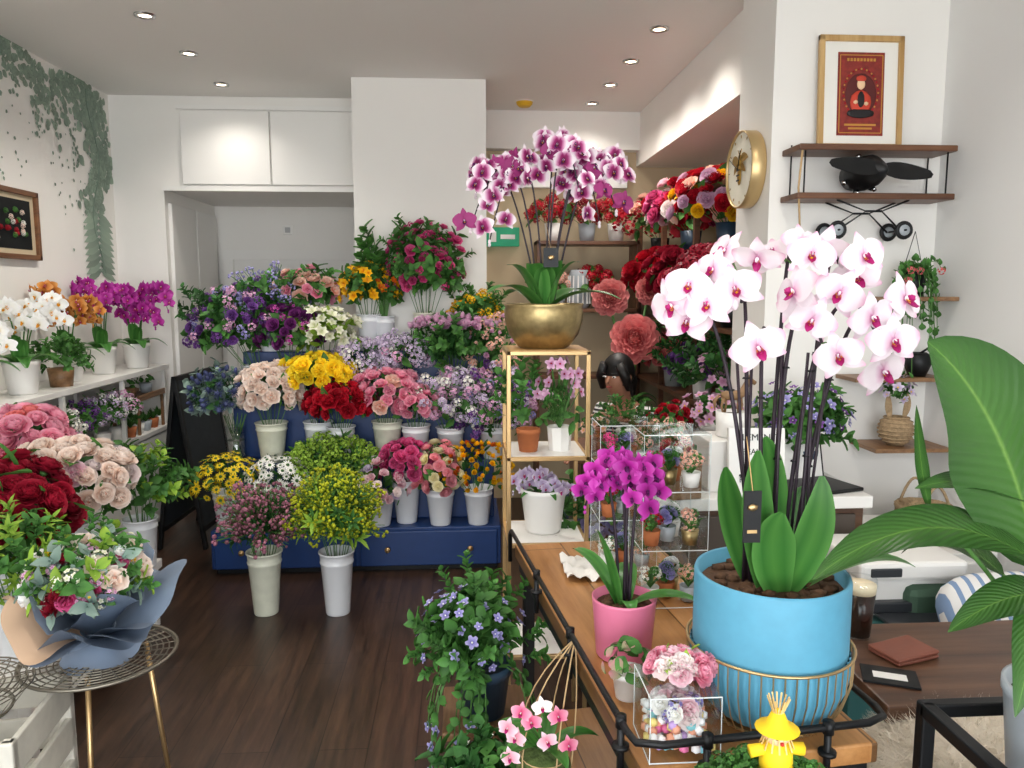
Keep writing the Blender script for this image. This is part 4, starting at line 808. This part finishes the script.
m=MB(); WICK=M('wicker','a88e6c',.8,noise=.3,nscale=90,bump=.6); lathe(m,[(0,0),(.075,0),(.08,.01),(.095,.13),(.09,.13),(.07,.01)],WICK,24,flute=.02,nfl=12)
for i in range(6): tube(m,circ((0,0,.02+.02*i),.08+.003*i,24),.003,WICK,4,True)
for s in (-1,1): tube(m,bez((-.05,s*.07,.12),(0,s*.06,.30),(.05,s*.07,.12),12),.005,WICK,6)
m.finish('wicker_basket',(1.62,2.54,.621))
m=MB(); 
for z,x0,x1,y0 in ((.90,1.52,1.815,2.7),(1.16,1.45,1.815,2.74),(1.46,1.58,1.815,2.72)): box(m,(x0,y0,z),(x1,2.895,z+.015),WSH,.002)
m.finish('corner_wall_shelves')
m=MB(); lathe(m,[(0,0),(.03,0),(.055,.03),(.062,.06),(.055,.09),(.035,.11),(.03,.11),(0,.09)],WICK,24)
for i in range(7): tube(m,circ((0,0,.015+.015*i),(.045,.058,.063,.064,.062,.056,.045)[i],20),.003,WICK,4,True)
for s in (-1,1): leaf(m,(s*.025,0,.1),(s*.045,0,.16),(s*.035,0,.2),.03,WICK,(0,-1,0)); 
bunch(m,(0,0,.2),(.06,.05,.06),[H(FIVE,LILAC,.02,16,YEL)],[G(TWIG,GREEN,.05,12)]); m.finish('bunny_basket_planter',(1.64,2.78,.916))
m=MB(); lathe(m,[(0,0),(.035,0),(.05,.09),(.045,.09),(0,.08)],BLACK,20)
for i in range(40):
    a=random.uniform(0,6.28); P=bez((0,0,.08),(.08*math.cos(a),.06*math.sin(a),.17),(.08*math.cos(a),-.03+.07*math.sin(a),random.uniform(-.3,.12)),8); tube(m,P,.0015,STEM,3)
    for p in P[1:]: m.add(RLEAF,fr(rng.normal(0,1,3)+np.array([0,-1,.3])),p,.026,(GREEN,)*3)
for i in range(9): m.add(SMALLC,fr((0,-1,0)),(random.uniform(-.08,.08),-.08,random.uniform(-.05,.14)),.016,(CORAL,)*4)
for s in (-1,1): tube(m,[(s*.04,0,.09),(0,0,.24)],.0015,BLACK,4)
m.finish('trailing_wall_plant',(1.68,2.80,1.476))
m=MB(); lathe(m,[(0,0),(.03,0),(.05,.05),(.045,.08),(.03,.09),(0,.08)],BLACK,20); tube(m,[(0,0,.08),(.03,-.02,.11),(.07,-.02,.09)],.005,BLACK,6); m.finish('small_kettle',(1.72,2.80,1.176))
# ------------------------------------------------------------------ pillar: clock, propeller shelf, poster
m=MB(); CLK=M('clock_face','f4eedc',.6,noise=.03); RB=ry(-pi/2); CAU=M('clock_rim','d0b482',.35,.7); BEEG=M('bee_gold','a8843c',.45,.6)
lathe(m,[(0,0),(.148,0),(.15,.004),(.15,.055),(.146,.058),(.143,.054),(.143,.048)],CAU,48,R=RB); lathe(m,[(0,.047),(.1435,.047)],CLK,40,R=RB)
def cp(a,r,h=.049): return (-h,math.cos(a)*r,math.sin(a)*r)
for i in range(12): a=i*pi/6; tube(m,[cp(a,.122),cp(a,.133)],.0018,BEEG,4)
blob(m,(-.052,0,-.02),(.006,.017,.042),BEEG,2); blob(m,(-.052,0,.028),(.006,.014,.015),BEEG,2); blob(m,(-.052,0,.05),(.005,.011,.010),BEEG,2)
for i in range(3): box(m,(-.0595,-.015,-.045+.02*i),(-.057,.015,-.040+.02*i),BLACK)
for s in (-1,1):
    leaf(m,(-.051,s*.01,.03),(-.051,s*.05,.05),(-.051,s*.09,.035),.04,BEEG,(-1,0,0),nu=2,nv=6); leaf(m,(-.051,s*.01,.02),(-.051,s*.04,.01),(-.051,s*.065,-.015),.03,BEEG,(-1,0,0),nu=2,nv=6); tube(m,[(-.053,s*.005,.058),(-.053,s*.02,.078)],.0015,BEEG,4)
tube(m,[cp(0,0,.06),cp(1.9,.075,.06)],.002,BLACK,4); tube(m,[cp(0,0,.061),cp(.5,.105,.061)],.0015,BLACK,4)
m.finish('wall_clock',(1.158,3.08,1.975))
SHW=wood('walnut_shelf','4a2c1c','7a5034',axis='X'); dz=-.035
m=MB()
for z in (2.03,1.86): box(m,(1.20,2.74,z),(1.785,2.895,z+.022),SHW,.004)
for x in (1.23,1.76):
    for yy in (2.76,2.88): tube(m,[(x,yy,1.86),(x,yy,2.07 if yy>2.8 else 2.04)],.003,BLACK,6)
for yy in (2.77,2.86):
    tube(m,[(1.36,yy,1.86),(1.47,yy,1.82),(1.38,yy,1.76)],.004,BLACK,6); tube(m,[(1.63,yy,1.86),(1.53,yy,1.82),(1.605,yy,1.75)],.004,BLACK,6); tube(m,[(1.47,yy,1.82),(1.53,yy,1.82)],.004,BLACK,6)
for x in (1.365,1.615):
    tube(m,[(x,2.75,1.752),(x,2.88,1.752)],.004,BLACK,6)
    for yy in (2.765,2.87): tube(m,circ((x,yy,1.752),.026,20,'y'),.008,BLACK,8,True); lathe(m,[(0,-.006),(.02,-.006),(.02,.006),(0,.006)],GREYPOT,12,(x,yy,1.752),R=rx(pi/2))
tube(m,[(1.215,2.75,2.04),(1.21,2.76,1.9),(1.22,2.75,1.72)],.004,STR,5)
m.finish('airplane_wall_shelf',(0,0,dz))
m=MB(); tube(m,[(1.46,2.87,1.950),(1.465,2.81,1.954),(1.47,2.75,1.955),(1.475,2.70,1.95),(1.48,2.665,1.95)],[.05,.062,.058,.034,.008],BLACK,20)
for s in (-1,1):
    V,F,A=petal(.19,.034,2,8,.7,0,0,.4,.3); V=np.stack([V[:,1]*s,V[:,2]+V[:,0]*.5,V[:,0]],1); 
    for o_ in (2.685,2.691): m.part(V@ry(.10).T+np.array([1.475,o_,1.955]),F,BLACK,A)
for i in range(7): a=i*.9; tube(m,[(1.465+.06*math.cos(a),2.82,1.95+.055*math.sin(a)),(1.465+.072*math.cos(a),2.81,1.95+.064*math.sin(a))],.009,BLACK,8); blob(m,(1.465+.074*math.cos(a),2.80,1.95+.066*math.sin(a)),.011,CHROME,1)
m.finish('propeller_ornament',(0,0,dz+.004))
m=MB(); FO=wood('frame_oak','b08850','d0ac74',axis='Z'); 
def fbox(a,b,mat,bev=0): box(m,a,b,mat,bev)
fbox((-.16,-.01,0),(.16,.01,.02),FO,.003);fbox((-.16,-.01,.388),(.16,.01,.41),FO,.003);fbox((-.16,-.01,0),(-.14,.01,.41),FO,.003);fbox((.14,-.01,0),(.16,.01,.41),FO,.003)
fbox((-.15,.0,.01),(.15,.006,.40),M('poster_mat','efece4',.7)); RP=M('poster_red','8a2a22',.6,noise=.35,nscale=50); fbox((-.088,-.003,.05),(.088,.001,.35),RP); AU=M('poster_gold','c08838',.6); PBK=M('poster_black','1a1416',.6); PRB=M('poster_scarlet','c8402a',.6)
for x in (-.082,.079): fbox((x,-.0045,.06),(x+.003,-.003,.34),AU)
for z in (.058,.338): fbox((-.08,-.0045,z),(.08,-.003,z+.003),AU)
blob(m,(0,-.003,.20),(.06,.001,.075),M('poster_halo','5a1a18',.6),3)
blob(m,(0,-.0045,.235),(.016,.002,.02),SK,2); blob(m,(0,-.005,.255),(.02,.002,.012),PRB,2); blob(m,(0,-.0042,.17),(.042,.002,.045),PRB,2); blob(m,(0,-.0062,.18),(.014,.002,.03),PBK,2); blob(m,(0,-.0046,.13),(.055,.002,.018),PBK,2); blob(m,(-.02,-.0065,.17),(.01,.002,.008),SK,1); blob(m,(.02,-.0065,.165),(.01,.002,.008),SK,1)
for i in range(40): a=i*.157; blob(m,(.066*math.cos(a),-.004,.205+.085*math.sin(a)),(.004,.0015,.004),(AU,RED)[i%2],1)
for i in range(9): fbox((-.055+.0125*i,-.005,.318),(-.047+.0125*i,-.003,.328),AU)
for z,w in ((.085,.06),(.072,.045)): fbox((-w,-.005,z),(w,-.003,z+.007),AU)
m.finish('framed_poster',(1.475,2.855,2.055+dz-.002),0,tilt=(-.05,0))
# ------------------------------------------------------------------ rear right shelving and flowers
m=MB(); 
for z in (.5,.9,1.3,1.68,1.98): box(m,(1.2,3.32,z),(1.8,5.3,z+.025),SHW,.003)
for yy in (3.34,4.0,4.65,5.28):
    for x in (1.22,1.78): box(m,(x-.015,yy-.015,0),(x+.015,yy+.015,2.0),SHW,.002)
for z in (.9,1.35,1.8): box(m,(.5,5.15,z),(1.19,5.4,z+.025),SHW,.003)
for x in (.5,1.17): box(m,(x,5.15,0),(x+.02,5.4,1.83),SHW,.003)
m.finish('wooden_shelving')
def cl(name,x,y,z,r,heads,fol,pm=None,ph=.12,pr=.06):
    m=MB(); lathe(m,[(0,0),(pr*.8,0),(pr,ph),(pr*.9,ph),(0,ph*.9)],CWHITE if pm is None else pm,22); bunch(m,(-.05,0,ph+r*.5),(r,r,r*.8),heads,fol,base=(0,0,ph*.8),rj=.2); m.pack()
    if y<3.7: m.V[0][:,1]=np.maximum(m.V[0][:,1],3.27-y)
    if y>5: m.clampy(.07)
    return m.finish(name,(x,y,z))
cl('silk_flower_arrangement',1.30,3.75,1.706,.20,[H(CARN,YELO,.04,18),H(CARN,RED,.045,26),H(CARN,PEACH,.045,18),H(CARN,MAUVE,.04,18)],LF(40),DBLUE)
cl('silk_flower_arrangement',1.28,4.3,1.706,.2,[H(CARN,HOTP,.045,18),H(CARN,RED,.045,24),H(CARN,LPINK,.045,12)],LF(40),DBLUE)
cl('red_hydrangea_arrangement',1.26,3.55,1.326,.2,[H(HYD,DRED,.07,30)],LF(40),BLACK)
cl('red_silk_rose_arrangement',1.26,4.15,1.326,.2,[H(PEONY,DRED,.06,30)],LF(40),BLACK)
cl('red_silk_rose_arrangement',1.26,4.8,1.326,.2,[H(PEONY,RED,.06,30)],LF(40),BLACK)
cl('dried_flower_arrangement',1.26,4.9,1.706,.19,[H(SMALLC,RED,.045,26),H(CARN,PEACH,.05,12)],LF(40),BLACK)
cl('foliage_pot',1.27,3.55,.926,.13,[G(TWIG,DGREEN,.10,30),H(FIVE,MAUVE,.03,20)],LF(20),DBLUE)
cl('foliage_pot',1.27,4.0,.926,.13,[G(TWIG,DGREEN,.10,20),H(ROSE,PURP,.04,20)],LF(20),CWHITE)
cl('foliage_pot',1.27,4.55,.926,.13,[G(TWIG,DGREEN,.10,20),H(CARN,CORAL,.05,16)],LF(20),GREYPOT)
for i,(x,c,k) in enumerate(((.62,RED,1.826),(.85,DRED,1.826),(1.05,RED,1.826),(.65,PEACH,1.376),(.95,RED,1.376))):
    cl('dried_flower_vase',x,5.27,k,.12,[H(HYD,c,.045,16)],LF(24),(CWHITE,GREYPOT)[i%2])
m=MB(); lathe(m,[(0,0),(.06,0),(.075,.03),(.07,.22),(.06,.26),(.055,.26),(0,.2)],GREYPOT,24)
for i in range(14): a=2*pi*i/14; tube(m,[(.077*math.cos(a),.077*math.sin(a),.03),(.072*math.cos(a),.072*math.sin(a),.22)],.006,CWHITE,4)
m.finish('striped_vase',(.80,5.27,1.376))
m=MB()
PBIG=MB()
for k in range(9):
    f=k/8; P=petal(.5+.55*f,.22+.2*f,5,5,.9,.35,.9-1.0*f,.5,.3,.07)
    for i in range(5+k): addpetal(PBIG,P,math.radians(86-78*f),2*pi*i/(5+k)+k*.9,(0,0,-.25),0,.2)
V,F=I1; PBIG.part(V*.2+np.array([0,0,-.3]),F,2)
for x,y,z,s in ((.0,0,1.22,.145),(-.14,.05,1.46,.11),(.1,.05,1.50,.09)):
    tube(m,[(0,.1,.0),(0,.08,z*.6),(x,y+.05,z)],.008,STEM,6)
    m.add(PBIG,fr((-.25,-1,.25)),(x,y,z),s,(CORAL,CORAL,STEM,CORAL))
    for a in range(3): leaf(m,(0,.08,z*.55),(.1*math.cos(a*2.1),.08+.1*math.sin(a*2.1),z*.62),(.16*math.cos(a*2.1),.08+.16*math.sin(a*2.1),z*.56),.07,GREEN)
lathe(m,[(0,0),(.1,0),(.1,.02),(.02,.03),(0,.03)],BLACK,24,(0,.1,0)); m.finish('paper_peony_stand',(1.0,4.42,0))
m=MB(); box(m,(.48,3.05,0),(1.14,3.4,.80),DW,.004); box(m,(.46,3.03,.80),(1.15,3.42,.835),SHW,.004); m.finish('work_counter')
W2=.836
pplant('potted_cyclamen',.56,3.15,W2,TERRA,.045,.07,.06,[H(FIVE,PEACH,.02,14,YEL)],[G(RLEAF,GREEN,.04,24)])
pplant('potted_foliage_plant',.70,3.22,W2,CWHITE,.045,.07,.07,[G(TWIG,GREEN,.06,30)],None)
pplant('potted_begonia',.88,3.18,W2,GREYPOT,.05,.08,.08,[H(ROSE,RED,.022,16)],[G(RLEAF,GREEN,.04,24)])
pplant('potted_violet',1.05,3.15,W2,CWHITE,.05,.1,.11,[H(FIVE,MAUVE,.024,34,YEL)],[G(RLEAF,GREEN,.045,30)])
pplant('violet_floor_plant',.52,2.72,.0,DBLUE,.11,.35,.15,[G(TWIG,GREEN,.12,40),H(FIVE,BLUEV,.03,34,WHITE)],None,.60)
# ------------------------------------------------------------------ woman
WO=bpy.data.objects.new('seated_woman',None); scene.collection.objects.link(WO); WO.location=(.885,4.0,0); WO.rotation_euler=(0,0,math.radians(-42)); WO.scale=(.94,.94,.94)
SKIN=M('skin','b07c62',.6); HAIR=M('hair_black','100b0a',.5,noise=.3,nscale=100); 
m4,nt,b=newmat('striped_top'); w=nt.nodes.new('ShaderNodeTexWave'); w.bands_direction='Z'; w.inputs['Scale'].default_value=14; tc=nt.nodes.new('ShaderNodeTexCoord'); nt.links.new(tc.outputs['Object'],w.inputs['Vector']); r_=nt.nodes.new('ShaderNodeValToRGB'); r_.color_ramp.interpolation='CONSTANT'; r_.color_ramp.elements[0].color=lin('1c1c22'); r_.color_ramp.elements[1].color=lin('d8d6d4'); r_.color_ramp.elements[1].position=.55; nt.links.new(w.outputs['Fac'],r_.inputs['Fac']); nt.links.new(r_.outputs['Color'],b.inputs['Base Color']); STOP=reg(m4); JEAN=M('jeans','26324a',.8)
def skin(name,verts,edges,rad,mat,sub=2,root=0):
    me=bpy.data.meshes.new(name); me.from_pydata(verts,edges,[]); ob=bpy.data.objects.new(name,me); scene.collection.objects.link(ob)
    ob.parent=WO; me.materials.append(MATS[mat]); md=ob.modifiers.new('s','SKIN'); md.use_smooth_shade=True
    for i,sv in enumerate(me.skin_vertices[0].data): r=rad[i]; sv.radius=r if hasattr(r,'__len__') else (r,r); sv.use_root=(i==root)
    md2=ob.modifiers.new('d','SUBSURF'); md2.levels=sub; md2.render_levels=sub; return ob
v=[(0,0,.52),(0,-.01,.66),(0,-.02,.80),(0,-.04,.90),(0,-.07,.975),(0,-.10,1.03),(0,-.135,1.10),(0,-.15,1.17)]
e=[(i,i+1) for i in range(7)]; rd=[(.15,.11),(.12,.09),(.14,.10),(.11,.08),(.048,.048),(.05,.055),(.078,.095),(.062,.075)]
for s in (-1,1):
    k=len(v); v+=[(s*.15,-.04,.91),(s*.2,-.10,.72),(s*.12,-.31,.70),(s*.09,-.37,.70)]; e+=[(3,k),(k,k+1),(k+1,k+2),(k+2,k+3)]; rd+=[.052,.04,.026,(.03,.016)]
    for f,(fx,fl) in enumerate(((-.028,.07),(-.01,.08),(.01,.076),(.027,.06))):
        j=len(v); v+=[(s*.09+fx,-.40,.70),(s*.09+fx*1.2,-.40-fl*.55,.695),(s*.09+fx*1.2,-.40-fl,.68)]; e+=[(k+3,j),(j,j+1),(j+1,j+2)]; rd+=[.0095,.0085,.007]
    j=len(v); v+=[(s*.09-s*.04,-.375,.69),(s*.09-s*.055,-.405,.68)]; e+=[(k+3,j),(j,j+1)]; rd+=[.0105,.009]
    k=len(v); v+=[(s*.10,-.02,.50),(s*.11,-.42,.50),(s*.11,-.42,.10),(s*.11,-.55,.04)]; e+=[(0,k),(k,k+1),(k+1,k+2),(k+2,k+3)]; rd+=[.09,.062,.04,(.04,.03)]
skin('body',v,e,rd,SKIN)
v2=[(0,0,.50),(0,-.01,.66),(0,-.02,.80),(0,-.04,.91),(.15,-.04,.915),(-.15,-.04,.915),(.18,-.075,.81),(-.18,-.075,.81)]
skin('striped_top',v2,[(0,1),(1,2),(2,3),(3,4),(3,5),(4,6),(5,7)],[(.165,.125),(.135,.105),(.155,.115),(.12,.09),.062,.062,.055,.055],STOP)
v3=[(0,0,.50)];e3=[];r3=[(.16,.12)]
for s in (-1,1):
    k=len(v3); v3+=[(s*.10,-.03,.50),(s*.11,-.43,.50),(s*.11,-.42,.12)]; e3+=[(0,k),(k,k+1),(k+1,k+2)]; r3+=[.098,.07,.055]
skin('jeans',v3,e3,r3,JEAN)
m=MB(); C=np.array([0,-.142,1.13])
V,F=I3; V=V.copy(); Vh=V*np.array([.088,.10,.105]); msk=(V[:,1]<-.45)&(V[:,2]<.35); Vh[msk]*=.78; m.part(Vh+C+np.array([0,.012,.022]),F,HAIR)
tube(m,[C+np.array([0,.09,.03]),C+np.array([0,.135,-.04]),C+np.array([.0,.14,-.13]),C+np.array([0,.13,-.2])],[.04,.045,.035,.01],HAIR,10)
for s in (-1,1): tube(m,[C+np.array([s*.045,-.065,.07]),C+np.array([s*.078,-.045,.0]),C+np.array([s*.082,-.01,-.07])],[.024,.028,.018],HAIR,8)
for s in (-1,1):
    blob(m,C+np.array([s*.03,-.083,.0]),(.013,.006,.006),M('eye_white','e8e4e0',.3),2); blob(m,C+np.array([s*.03,-.089,-.001]),(.005,.003,.005),HAIR,1); tube(m,[C+np.array([s*.015,-.088,.018]),C+np.array([s*.045,-.080,.02])],.003,HAIR,4); blob(m,C+np.array([s*.079,-.005,-.01]),(.01,.018,.025),SKIN,2)
tube(m,[C+np.array([0,-.085,.0]),C+np.array([0,-.103,-.028]),C+np.array([0,-.09,-.035])],[.007,.012,.006],SKIN,8); blob(m,C+np.array([0,-.085,-.055]),(.02,.007,.006),M('lips','a0504a',.5),2)
m.finish('head_details',parent=WO)
m=MB(); lathe(m,[(0,.33),(.16,.33),(.17,.345),(.16,.365),(0,.37)],BLACK,28); tube(m,[(0,0,.03),(0,0,.34)],.025,CHROME,12); lathe(m,[(0,0),(.2,0),(.2,.015),(.03,.035),(0,.035)],CHROME,28); m.finish('work_stool',(.885,4.0,0))
# ------------------------------------------------------------------ light & camera
w=bpy.data.worlds.new('w'); scene.world=w; w.use_nodes=True; bg=w.node_tree.nodes['Background']; bg.inputs[0].default_value=(.93,.97,1,1); bg.inputs[1].default_value=6.6
m=MB(); box(m,(-6,-9,-.15),(6,YF-.1,-.02),M('pavement','d2cec6',.9,noise=.1)); m.finish('pavement_ground')
l=bpy.data.lights.new('window_portal','AREA'); l.shape='RECTANGLE'; l.size=4.0; l.size_y=2.2; l.cycles.is_portal=True
o=bpy.data.objects.new('window_portal',l); scene.collection.objects.link(o); o.location=(-.2,YF-.01,1.45); o.rotation_euler=(pi/2,0,0)
cam=bpy.data.cameras.new('camera'); co=bpy.data.objects.new('camera',cam); scene.collection.objects.link(co); co.location=(0,0,1.5)
co.rotation_euler=(math.radians(90-6.96),0,math.radians(-3.7)); cam.sensor_width=36; cam.lens=36*770/1024; cam.clip_start=.05; scene.camera=co
scene.view_settings.view_transform='Standard'; scene.view_settings.exposure=0
